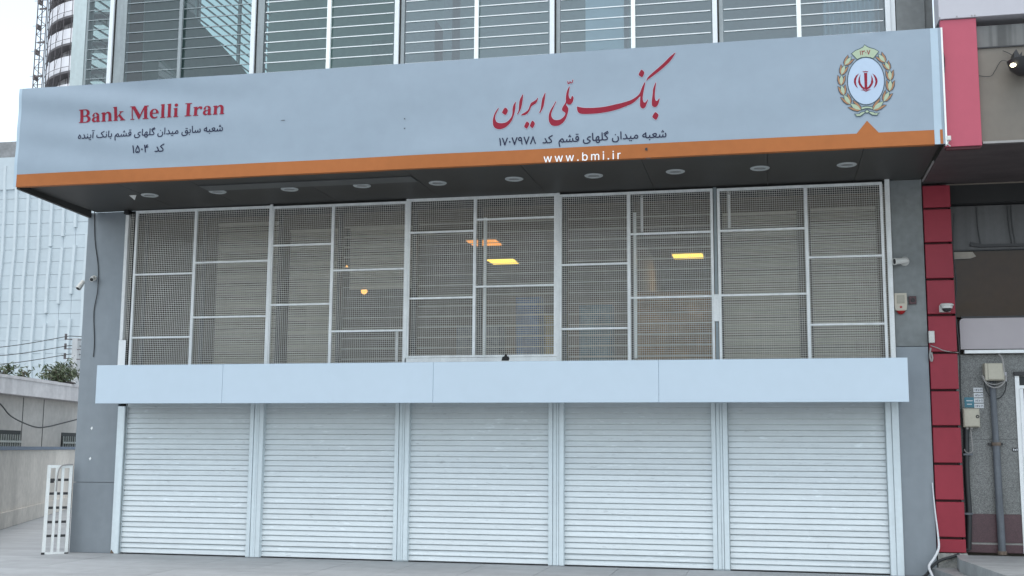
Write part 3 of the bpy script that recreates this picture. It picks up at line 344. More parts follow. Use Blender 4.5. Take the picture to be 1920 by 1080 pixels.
'r1': '1984,10258 1980,10264 1976,10280 1964,10341 1965,10381 1971,10402 1985,10426 2008,10449 2031,10465 2043,10469 2055,10470 2064,10469 2071,10465 2078,10459 2084,10447 2102,10404 2109,10396 2118,10392 2135,10393 2142,10397 2149,10408 2158,10440 2160,10442 2165,10444 2174,10443 2179,10440 2183,10433 2179,10409 2180,10400 2181,10397 2186,10394 2198,10392 2212,10394 2220,10400 2226,10414 2232,10440 2235,10445 2240,10447 2252,10445 2257,10440 2257,10433 2254,10409 2254,10402 2257,10397 2261,10394 2268,10392 2282,10392 2291,10395 2297,10401 2299,10409 2300,10438 2298,10452 2299,10459 2304,10464 2315,10465 2320,10462 2323,10456 2325,10438 2329,10412 2332,10405 2336,10399 2344,10394 2351,10392 2400,10392 2421,10397 2427,10400 2431,10405 2430,10407 2412,10409 2395,10414 2386,10419 2379,10428 2375,10440 2375,10459 2380,10475 2386,10487 2395,10498 2405,10504 2416,10509 2426,10509 2435,10508 2444,10503 2454,10494 2461,10484 2469,10461 2471,10438 2469,10419 2464,10405 2456,10391 2444,10380 2430,10372 2409,10366 2383,10363 2348,10364 2334,10368 2319,10379 2315,10380 2299,10368 2280,10363 2261,10364 2252,10367 2240,10374 2235,10373 2224,10367 2214,10364 2191,10363 2179,10366 2163,10376 2146,10367 2132,10364 2113,10364 2090,10371 2076,10363 2059,10360 2043,10363 2031,10368 2019,10377 2003,10393 1999,10393 1996,10389 1994,10382 1991,10358 1998,10311 2007,10268 2006,10264 2001,10259 1991,10257;2053,10391 2062,10388 2066,10389 2071,10393 2072,10400 2065,10423 2060,10433 2055,10438 2048,10440 2036,10435 2025,10428 2021,10423 2021,10419 2027,10410 2038,10398 2045,10393;2412,10438 2423,10436 2435,10437 2440,10439 2442,10442 2442,10452 2438,10466 2433,10474 2426,10479 2419,10480 2413,10477 2407,10471 2404,10463 2402,10454 2403,10447 2407,10441|2625,10301 2606,10305 2592,10311 2576,10323 2566,10337 2561,10351 2558,10369 2563,10395 2569,10412 2574,10416 2578,10416 2588,10413 2592,10409 2593,10402 2588,10379 2588,10362 2592,10350 2604,10338 2619,10332 2637,10329 2665,10329 2689,10336 2700,10342 2710,10349 2719,10360 2720,10367 2719,10370 2715,10374 2679,10389 2670,10395 2663,10402 2659,10409 2657,10419 2657,10428 2662,10442 2671,10456 2679,10466 2693,10476 2707,10483 2719,10486 2738,10486 2747,10484 2755,10480 2759,10475 2760,10470 2756,10461 2752,10457 2745,10455 2726,10458 2717,10456 2710,10454 2702,10449 2693,10442 2688,10435 2686,10428 2686,10421 2692,10414 2736,10394 2743,10388 2749,10381 2751,10374 2751,10362 2746,10351 2740,10341 2733,10332 2717,10320 2707,10314 2689,10307 2675,10303 2656,10300 2635,10300|3339,10301 3320,10303 3294,10312 3280,10322 3271,10334 3265,10351 3262,10369 3266,10391 3272,10409 3276,10414 3283,10416 3290,10414 3296,10409 3297,10402 3292,10381 3292,10362 3297,10350 3306,10340 3318,10334 3337,10329 3356,10329 3374,10334 3386,10339 3393,10344 3400,10353 3405,10362 3408,10376 3407,10395 3402,10414 3394,10435 3393,10442 3395,10448 3402,10454 3410,10456 3414,10455 3419,10449 3427,10433 3432,10416 3436,10395 3436,10374 3432,10358 3427,10344 3419,10332 3407,10320 3400,10314 3391,10309 3381,10305 3370,10303 3348,10300|2916,10306 2900,10312 2891,10318 2884,10325 2873,10341 2867,10359 2865,10362 2860,10364 2834,10363 2813,10368 2801,10374 2793,10386 2789,10400 2786,10428 2786,10475 2783,10492 2783,10536 2781,10555 2782,10562 2785,10565 2792,10568 2801,10568 2806,10565 2809,10560 2812,10527 2812,10487 2815,10468 2815,10426 2818,10407 2820,10400 2825,10396 2832,10393 2841,10392 2858,10392 2865,10395 2867,10401 2869,10414 2873,10428 2880,10447 2888,10459 2895,10468 2905,10477 2916,10483 2926,10486 2938,10484 2947,10479 2954,10470 2960,10459 2962,10447 2962,10430 2958,10414 2952,10402 2952,10397 2959,10394 2980,10392 3003,10393 3013,10397 3015,10401 3016,10407 3016,10461 3014,10482 3013,10534 3011,10557 3013,10562 3015,10565 3020,10568 3024,10568 3031,10568 3036,10565 3039,10562 3040,10557 3040,10539 3042,10522 3042,10470 3045,10452 3045,10421 3047,10412 3051,10402 3058,10395 3069,10392 3118,10392 3125,10393 3135,10397 3140,10400 3143,10407 3143,10414 3139,10423 3123,10444 3109,10458 3085,10478 3079,10484 3076,10492 3077,10501 3081,10510 3088,10517 3118,10538 3170,10563 3177,10563 3182,10560 3185,10555 3188,10548 3187,10543 3184,10539 3119,10506 3112,10501 3109,10496 3112,10492 3126,10480 3149,10456 3160,10440 3166,10428 3170,10412 3169,10400 3165,10388 3158,10379 3149,10373 3137,10369 3111,10363 3062,10364 3050,10367 3039,10376 3034,10377 3022,10370 3013,10366 2996,10363 2977,10363 2975,10361 2974,10358 2974,10341 2972,10332 2967,10322 2961,10315 2954,10310 2942,10305 2928,10305;2921,10334 2935,10334 2945,10338 2948,10344 2950,10348 2949,10353 2947,10359 2938,10367 2923,10372 2909,10372 2899,10369 2897,10367 2897,10362 2902,10347 2911,10339;2897,10398 2902,10396 2914,10400 2921,10405 2929,10414 2933,10425 2934,10438 2933,10447 2928,10454 2923,10455 2919,10453 2912,10446 2905,10435 2900,10423 2896,10407 2895,10400|3689,10313 3684,10316 3681,10320 3679,10325 3680,10332 3682,10337 3689,10341 3696,10342 3701,10341 3705,10338 3709,10332 3710,10327 3709,10322 3705,10316 3701,10313 3696,10312|3727,10313 3722,10316 3717,10322 3715,10327 3717,10332 3722,10338 3727,10341 3734,10342 3738,10341 3743,10338 3746,10334 3748,10327 3747,10322 3743,10316 3738,10313 3734,10312|4163,10313 4158,10315 4153,10320 4151,10327 4152,10332 4156,10338 4161,10342 4166,10343 4173,10343 4180,10337 4183,10330 4182,10325 4180,10319 4175,10315 4168,10312|622,10364 616,10367 612,10374 599,10421 578,10484 556,10541 555,10550 561,10556 571,10560 578,10558 582,10553 609,10484 625,10438 627,10433 629,10431 632,10433 634,10438 650,10484 675,10548 679,10554 683,10558 688,10558 693,10557 702,10551 704,10548 704,10543 681,10488 667,10451 651,10402 643,10376 641,10372 636,10367|867,10365 860,10367 856,10372 829,10461 799,10541 798,10550 803,10556 813,10560 820,10559 824,10555 849,10494 867,10440 871,10432 874,10432 876,10436 903,10513 919,10550 925,10558 930,10559 937,10557 942,10554 946,10550 947,10543 906,10441 887,10376 885,10372 881,10368 876,10366|1162,10364 1158,10366 1154,10372 1139,10423 1123,10472 1096,10541 1095,10546 1096,10550 1101,10556 1111,10560 1118,10559 1122,10555 1152,10480 1165,10438 1169,10431 1172,10432 1174,10437 1185,10470 1215,10548 1221,10557 1226,10559 1231,10558 1240,10554 1243,10550 1244,10546 1243,10541 1219,10481 1200,10430 1183,10374 1180,10369 1177,10367|1273,10365 1263,10368 1258,10372 1256,10376 1258,10384 1289,10460 1301,10492 1319,10548 1322,10552 1327,10554 1334,10556 1341,10555 1344,10553 1347,10548 1364,10487 1385,10427 1403,10384 1405,10374 1400,10368 1390,10365 1383,10366 1379,10369 1368,10395 1349,10447 1336,10488 1334,10493 1331,10495 1329,10493 1327,10488 1314,10447 1286,10376 1280,10367 1277,10365|1597,10365 1580,10369 1571,10373 1568,10376 1565,10381 1566,10386 1573,10397 1580,10399 1602,10393 1627,10392 1637,10395 1642,10398 1646,10402 1648,10407 1649,10421 1644,10434 1622,10473 1618,10482 1618,10487 1620,10490 1627,10495 1632,10497 1639,10496 1650,10480 1668,10447 1684,10408 1688,10401 1695,10395 1705,10392 1752,10392 1764,10395 1773,10400 1776,10405 1776,10412 1774,10421 1768,10430 1761,10440 1744,10456 1714,10482 1710,10489 1710,10499 1713,10508 1721,10517 1752,10537 1803,10563 1810,10563 1815,10560 1819,10555 1821,10548 1821,10543 1818,10539 1752,10506 1745,10501 1743,10496 1745,10492 1759,10480 1782,10456 1794,10440 1800,10428 1803,10412 1803,10400 1799,10388 1792,10379 1782,10373 1773,10369 1745,10363 1702,10363 1693,10364 1681,10369 1667,10379 1663,10378 1648,10369 1632,10364 1609,10363|3555,10365 3539,10369 3529,10373 3526,10376 3524,10381 3525,10386 3532,10396 3539,10399 3562,10392 3588,10393 3601,10398 3605,10402 3607,10407 3608,10416 3604,10430 3597,10444 3578,10477 3576,10482 3577,10487 3579,10490 3586,10495 3590,10497 3597,10496 3605,10487 3615,10470 3629,10442 3644,10405 3650,10398 3658,10393 3680,10392 3687,10394 3693,10398 3697,10402 3701,10411 3709,10442 3712,10446 3717,10447 3729,10445 3733,10440 3734,10435 3731,10421 3730,10409 3731,10402 3734,10398 3738,10395 3748,10392 3771,10392 3778,10394 3784,10398 3790,10405 3805,10435 3818,10454 3825,10461 3832,10465 3846,10469 3856,10469 3863,10467 3877,10459 3883,10452 3890,10442 3894,10433 3897,10423 3897,10400 3892,10386 3888,10379 3881,10373 3874,10369 3865,10366 3839,10367 3825,10371 3811,10377 3806,10378 3788,10367 3773,10363 3750,10363 3736,10366 3729,10368 3715,10375 3694,10366 3680,10363 3661,10363 3642,10367 3626,10379 3621,10378 3607,10369 3590,10364 3567,10363;3850,10393 3858,10393 3867,10398 3872,10405 3872,10412 3870,10422 3865,10430 3856,10438 3849,10440 3842,10438 3835,10432 3825,10418 3821,10407 3822,10402 3827,10399 3838,10395|4105,10365 4090,10369 4083,10372 4067,10390 4036,10390 4022,10392 4013,10396 4006,10401 3999,10407 3994,10414 3991,10421 3990,10428 3991,10438 3995,10449 3999,10456 4013,10471 4025,10479 4058,10493 4060,10496 4062,10508 4065,10511 4069,10514 4081,10513 4085,10510 4088,10506 4090,10499 4090,10463 4092,10449 4093,10415 4095,10406 4099,10400 4105,10395 4112,10392 4135,10393 4146,10398 4152,10407 4161,10442 4163,10446 4168,10447 4180,10445 4185,10440 4186,10433 4182,10409 4184,10402 4191,10395 4203,10392 4231,10392 4250,10395 4258,10398 4261,10400 4262,10402 4260,10406 4238,10426 4233,10433 4229,10442 4230,10452 4236,10461 4250,10472 4269,10480 4283,10483 4306,10483 4316,10481 4328,10475 4338,10463 4340,10456 4341,10449 4338,10433 4333,10421 4321,10405 4319,10400 4323,10397 4338,10393 4370,10392 4377,10394 4382,10396 4386,10401 4389,10407 4399,10440 4403,10443 4407,10444 4414,10443 4419,10441 4423,10435 4420,10405 4421,10400 4424,10396 4429,10393 4433,10392 4447,10392 4454,10394 4460,10398 4464,10404 4474,10442 4478,10446 4483,10447 4492,10445 4497,10440 4498,10433 4495,10405 4496,10400 4499,10395 4508,10392 4522,10392 4530,10394 4534,10397 4538,10402 4540,10419 4538,10430 4529,10461 4528,10468 4530,10473 4532,10475 4544,10479 4551,10478 4555,10473 4559,10461 4566,10435 4566,10402 4563,10393 4559,10384 4553,10376 4546,10371 4537,10367 4525,10364 4504,10364 4492,10368 4480,10374 4476,10373 4464,10367 4454,10364 4433,10363 4422,10366 4405,10376 4403,10376 4391,10369 4384,10366 4370,10363 4351,10363 4321,10368 4288,10378 4257,10369 4229,10363 4203,10363 4189,10366 4180,10370 4168,10377 4163,10376 4152,10368 4140,10364 4116,10363;4289,10416 4292,10415 4297,10417 4309,10430 4313,10440 4313,10445 4311,10448 4303,10454 4292,10457 4275,10454 4262,10449 4259,10447 4259,10445 4262,10440;4036,10419 4055,10418 4060,10419 4062,10421 4063,10426 4063,10454 4062,10459 4060,10462 4051,10461 4038,10456 4027,10449 4020,10440 4019,10433 4022,10426 4027,10422|510,10367 507,10369 506,10374 505,10395 498,10470 491,10516 485,10546 486,10550 489,10553 500,10558 507,10556 511,10553 518,10527 525,10489 530,10452 535,10391 534,10374 531,10368 526,10366 519,10365 514,10365|1052,10366 1048,10369 1046,10376 1042,10398 1037,10433 1036,10449 1033,10454 1029,10455 998,10455 984,10460 975,10466 968,10473 963,10480 961,10487 959,10496 959,10510 967,10531 979,10547 989,10553 998,10557 1007,10559 1019,10558 1033,10552 1039,10548 1045,10541 1049,10534 1054,10520 1060,10482 1066,10419 1072,10376 1072,10372 1067,10367 1059,10365;1005,10482 1025,10482 1029,10484 1031,10489 1029,10507 1024,10519 1018,10527 1010,10530 1003,10530 996,10526 989,10517 986,10508 986,10499 990,10492 996,10486|3478,10367 3474,10369 3472,10374 3469,10400 3469,10463 3467,10482 3466,10560 3468,10564 3471,10567 3480,10568 3485,10568 3489,10565 3492,10562 3493,10557 3493,10534 3496,10515 3496,10452 3498,10433 3498,10381 3497,10374 3494,10368 3487,10366|749,10427 735,10440 731,10445 729,10449 730,10454 735,10461 742,10468 749,10470 754,10469 761,10464 770,10454 774,10447 772,10440 763,10431 756,10427|3344,10477 3339,10480 3335,10484 3334,10489 3334,10496 3337,10501 3344,10506 3348,10508 3353,10507 3360,10503 3363,10499 3365,10492 3364,10487 3360,10481 3356,10477 3351,10476|2217,10487 2211,10489 2207,10494 2204,10501 2206,10508 2212,10516 2228,10520 2224,10529 2223,10534 2224,10539 2227,10543 2235,10548 2245,10547 2251,10543 2254,10536 2255,10531 2252,10520 2264,10517 2270,10513 2273,10506 2273,10496 2268,10490 2264,10487 2257,10486 2250,10489 2244,10494 2240,10501 2244,10515 2235,10516 2233,10515 2237,10506 2238,10501 2234,10494 2226,10487|4461,10487 4454,10489 4449,10494 4446,10501 4447,10508 4450,10513 4454,10516 4468,10520 4465,10534 4469,10543 4476,10548 4480,10549 4485,10548 4492,10543 4495,10536 4495,10529 4492,10520 4504,10517 4510,10513 4514,10506 4513,10496 4510,10492 4504,10487 4499,10487 4492,10489 4486,10494 4483,10501 4484,10506 4487,10515 4485,10516 4476,10516 4473,10515 4477,10503 4476,10496 4470,10489|3069,10521 3063,10527 3060,10534 3062,10539 3067,10544 3107,10568 3154,10594 3158,10595 3163,10595 3170,10590 3172,10585 3172,10581 3170,10576 3165,10572 3078,10523 3074,10521|2400,10534 2393,10535 2388,10539 2384,10546 2384,10550 2387,10557 2390,10562 2395,10564 2400,10565 2407,10563 2411,10560 2414,10555 2416,10550 2415,10546 2411,10539 2405,10534|2437,10534 2433,10534 2426,10539 2422,10546 2422,10550 2424,10557 2428,10562 2433,10564 2437,10565 2442,10564 2447,10562 2450,10557 2453,10550 2451,10543 2448,10539 2442,10534',
'web': '2602,9886 2588,9891 2572,9902 2571,9900 2567,9893 2563,9890 2549,9890 2544,9893 2542,9897 2542,10080 2544,10088 2549,10091 2563,10091 2567,10089 2569,10086 2570,10079 2570,10034 2572,10028 2574,10028 2588,10038 2598,10042 2621,10043 2633,10040 2647,10033 2658,10024 2667,10010 2675,9991 2677,9975 2677,9949 2671,9926 2663,9912 2651,9899 2635,9890 2621,9886;2601,9912 2616,9912 2630,9918 2635,9923 2641,9931 2647,9946 2649,9959 2649,9971 2643,9994 2634,10008 2627,10013 2619,10016 2610,10017 2600,10016 2588,10011 2581,10004 2577,9998 2571,9980 2570,9953 2576,9934 2580,9926 2586,9920 2594,9915|2432,9889 2424,9893 2420,9899 2419,9906 2420,9914 2424,9920 2432,9926 2438,9927 2445,9925 2451,9922 2455,9916 2458,9908 2457,9901 2453,9895 2447,9890 2440,9888|3171,9889 3165,9891 3160,9897 3157,9905 3157,9912 3160,9918 3165,9923 3173,9926 3181,9926 3188,9922 3193,9916 3196,9908 3195,9901 3192,9895 3186,9890 3179,9888|1646,9890 1641,9893 1638,9899 1599,10026 1598,10034 1601,10039 1607,10041 1618,10040 1622,10039 1625,10036 1652,9944 1653,9939 1655,9937 1659,9945 1682,10030 1687,10038 1693,10040 1706,10041 1712,10039 1715,10036 1719,10026 1741,9941 1743,9937 1745,9938 1747,9943 1770,10026 1774,10036 1777,10039 1783,10041 1794,10040 1800,10038 1802,10034 1801,10028 1764,9906 1760,9897 1758,9893 1751,9890 1740,9890 1734,9891 1730,9895 1704,9984 1700,9993 1698,9993 1697,9989 1670,9897 1667,9892 1663,9890|1915,9891 1911,9895 1904,9912 1870,10026 1869,10034 1871,10038 1876,10040 1888,10040 1894,10038 1897,10034 1921,9946 1925,9937 1927,9937 1929,9942 1954,10032 1959,10039 1964,10041 1978,10040 1982,10039 1986,10036 1989,10028 2009,9950 2013,9939 2015,9938 2019,9946 2038,10016 2044,10036 2048,10039 2054,10041 2066,10040 2071,10037 2072,10034 2071,10028 2034,9905 2029,9893 2023,9890 2009,9890 2003,9892 2001,9895 1997,9905 1975,9983 1972,9991 1970,9993 1968,9991 1966,9986 1940,9895 1937,9892 1933,9890 1921,9890|2187,9890 2181,9895 2177,9906 2140,10030 2139,10034 2140,10038 2146,10040 2158,10041 2164,10039 2167,10036 2170,10026 2193,9943 2195,9938 2197,9937 2201,9946 2224,10030 2228,10038 2234,10041 2248,10041 2254,10039 2257,10036 2281,9946 2285,9938 2287,9938 2289,9943 2306,10006 2315,10036 2318,10039 2324,10041 2336,10040 2342,10038 2343,10032 2338,10016 2305,9906 2302,9897 2299,9893 2293,9890 2281,9890 2275,9891 2271,9895 2244,9989 2242,9993 2240,9993 2236,9984 2211,9895 2207,9891 2203,9890|2762,9891 2758,9895 2757,9903 2757,10028 2757,10034 2760,10038 2768,10041 2778,10040 2781,10037 2784,10030 2786,10028 2807,10041 2819,10044 2827,10044 2838,10041 2846,10038 2852,10033 2862,10022 2866,10024 2877,10035 2887,10040 2903,10044 2913,10044 2922,10042 2932,10039 2940,10033 2947,10026 2954,10012 2957,10000 2957,9901 2956,9895 2954,9892 2948,9890 2938,9890 2932,9892 2930,9895 2929,9903 2928,9998 2924,10007 2919,10013 2912,10016 2901,10018 2889,10015 2881,10011 2876,10004 2872,9994 2871,9985 2871,9903 2870,9895 2868,9892 2862,9890 2852,9890 2846,9892 2844,9895 2843,9901 2843,9989 2842,9998 2839,10006 2833,10012 2825,10016 2815,10018 2805,10016 2798,10012 2789,10003 2786,9994 2785,9985 2785,9903 2784,9895 2782,9892 2778,9890 2768,9890|3050,9891 3045,9895 3044,9901 3045,10032 3047,10037 3050,10040 3063,10041 3070,10037 3072,10030 3072,9899 3070,9893 3067,9891 3059,9890|3284,9891 3280,9895 3279,9901 3279,10032 3281,10037 3284,10040 3300,10041 3307,10037 3309,10030 3309,9899 3307,9893 3302,9890 3290,9890|3400,9891 3395,9895 3394,9901 3394,10028 3395,10036 3398,10038 3401,10040 3415,10040 3420,10037 3423,10032 3425,10030 3439,10039 3446,10042 3458,10043 3468,10042 3471,10039 3473,10034 3473,10024 3470,10018 3466,10016 3453,10016 3439,10012 3431,10006 3425,9997 3422,9985 3422,9897 3420,9893 3415,9890 3405,9890|3053,10063 3048,10065 3042,10071 3040,10079 3040,10084 3043,10090 3050,10095 3055,10097 3063,10096 3069,10094 3074,10088 3076,10082 3075,10075 3072,10069 3067,10065 3059,10062|3290,10063 3284,10065 3279,10071 3276,10079 3276,10084 3279,10090 3284,10095 3292,10097 3300,10096 3306,10094 3310,10088 3312,10082 3312,10077 3309,10071 3304,10065 3296,10062',
'e1': '9055,12090 9052,12094 9048,12150 9041,12193 9043,12198 9049,12200 9052,12199 9054,12197 9058,12182 9063,12139 9066,12104 9066,12096 9064,12092 9060,12090|9095,12090 9092,12093 9091,12098 9088,12139 9080,12196 9083,12199 9088,12200 9092,12199 9098,12178 9100,12175 9104,12174 9108,12175 9110,12178 9115,12194 9118,12196 9123,12196 9126,12192 9125,12178 9128,12175 9131,12174 9136,12176 9138,12180 9136,12193 9137,12197 9140,12200 9145,12200 9149,12193 9152,12180 9150,12170 9145,12163 9136,12159 9128,12159 9118,12162 9111,12159 9103,12158 9101,12157 9105,12111 9105,12096 9103,12092 9102,12090|9230,12090 9227,12094 9215,12143 9199,12190 9199,12196 9200,12199 9206,12202 9210,12201 9212,12198 9224,12162 9233,12131 9236,12128 9238,12131 9249,12169 9259,12196 9262,12200 9266,12200 9272,12197 9273,12192 9255,12138 9243,12096 9240,12092 9238,12090 9233,12089|9175,12125 9166,12134 9164,12138 9168,12146 9173,12150 9177,12149 9182,12144 9185,12140 9186,12136 9185,12132 9180,12127 9177,12125',
'calligraphy': '457,11325 408,11263 359,11175 325,11067 318,10977 331,10886 377,10819 457,10784 537,10783 626,10810 715,10875 794,10971 842,11088 872,11196 888,11305 890,11385 902,11455 850,11398 821,11319 814,11230 810,11150 783,11071 724,10995 645,10944 555,10931 476,10940 416,10972 385,11033 382,11114 409,11192 448,11270 465,11315|622,11321 690,11272 693,11211 658,11148 628,11135 558,11189 553,11214|1067,11630 1077,11615 1070,11505 1051,11376 1025,11267 976,11170 946,11134 929,11143 966,11221 984,11440 1013,11538|1438,11528 1448,11513 1434,11444 1404,11390 1336,11349 1286,11312 1262,11254 1233,11191 1189,11138 1120,11102 1031,11102 1060,11136 1139,11181 1203,11232 1232,11296 1261,11374 1296,11417 1375,11457 1414,11490|1175,10940 1234,10892 1239,10857 1200,10780 1176,10756 1111,10809 1126,10858|1308,10951 1367,10905 1375,10855 1338,10777 1309,10764 1259,10811 1257,10846|1620,11632 1635,11621 1606,11384 1582,11275 1523,11159 1499,11136 1484,11152 1518,11239 1547,11457 1581,11555|1887,11405 1899,11391 1850,11282 1801,11161 1783,11075 1802,11000 1857,10947 1930,10933 2015,10951 2088,11009 2127,11075 2119,11112 2058,11159 2045,11209 2070,11270 2125,11353 2139,11402 2137,11477 2149,11575 2173,11673 2222,11764 2234,11750 2210,11584 2216,11509 2240,11458 2265,11457 2277,11499 2297,11523 2325,11497 2329,11441 2307,11367 2271,11320 2228,11308 2185,11319 2164,11339 2149,11302 2179,11263 2204,11200 2198,11139 2173,11041 2137,10944 2064,10849 1967,10793 1869,10786 1784,10815 1729,10905 1716,11005 1728,11103 1771,11212 1832,11308|2179,11903 2198,11908 2195,11871 2228,11863 2234,11900 2252,11905 2259,11867 2289,11872 2301,11921 2322,11932 2313,11870 2289,11840 2252,11845 2222,11832 2185,11828|2417,11251 2443,11241 2595,11206 2832,11193 3084,11204 3336,11245 3537,11281 3737,11338 3870,11416 3938,11489 3980,11598 4014,11673 4056,11748 4072,11730 4020,11458 4011,11339 4027,11270 4060,11250 4093,11274 4127,11324 4135,11306 4101,11205 4067,11130 4017,11103 3968,11128 3943,11189 3944,11309 3950,11411 3887,11346 3769,11250 3603,11183 3402,11117 3167,11070 2915,11045 2663,11044 2510,11059 2443,11103 2417,11173|4791,12439 4799,12422 4740,12322 4656,12216 4506,12080 4339,11953 4114,11799 4106,11813 4174,11912 4491,12176 4657,12337|3984,12071 4045,12015 4049,11963 4016,11897 3987,11885 3921,11937 3925,11980|4321,11731 4332,11714 4314,11578 4301,11441 4304,11339 4324,11278 4357,11276 4382,11308 4407,11336 4412,11307 4390,11214 4356,11148 4306,11120 4249,11140 4225,11198 4229,11309 4249,11462 4261,11581|4308,10997 4375,10942 4381,10900 4345,10825 4308,10810 4241,10873 4247,10916',
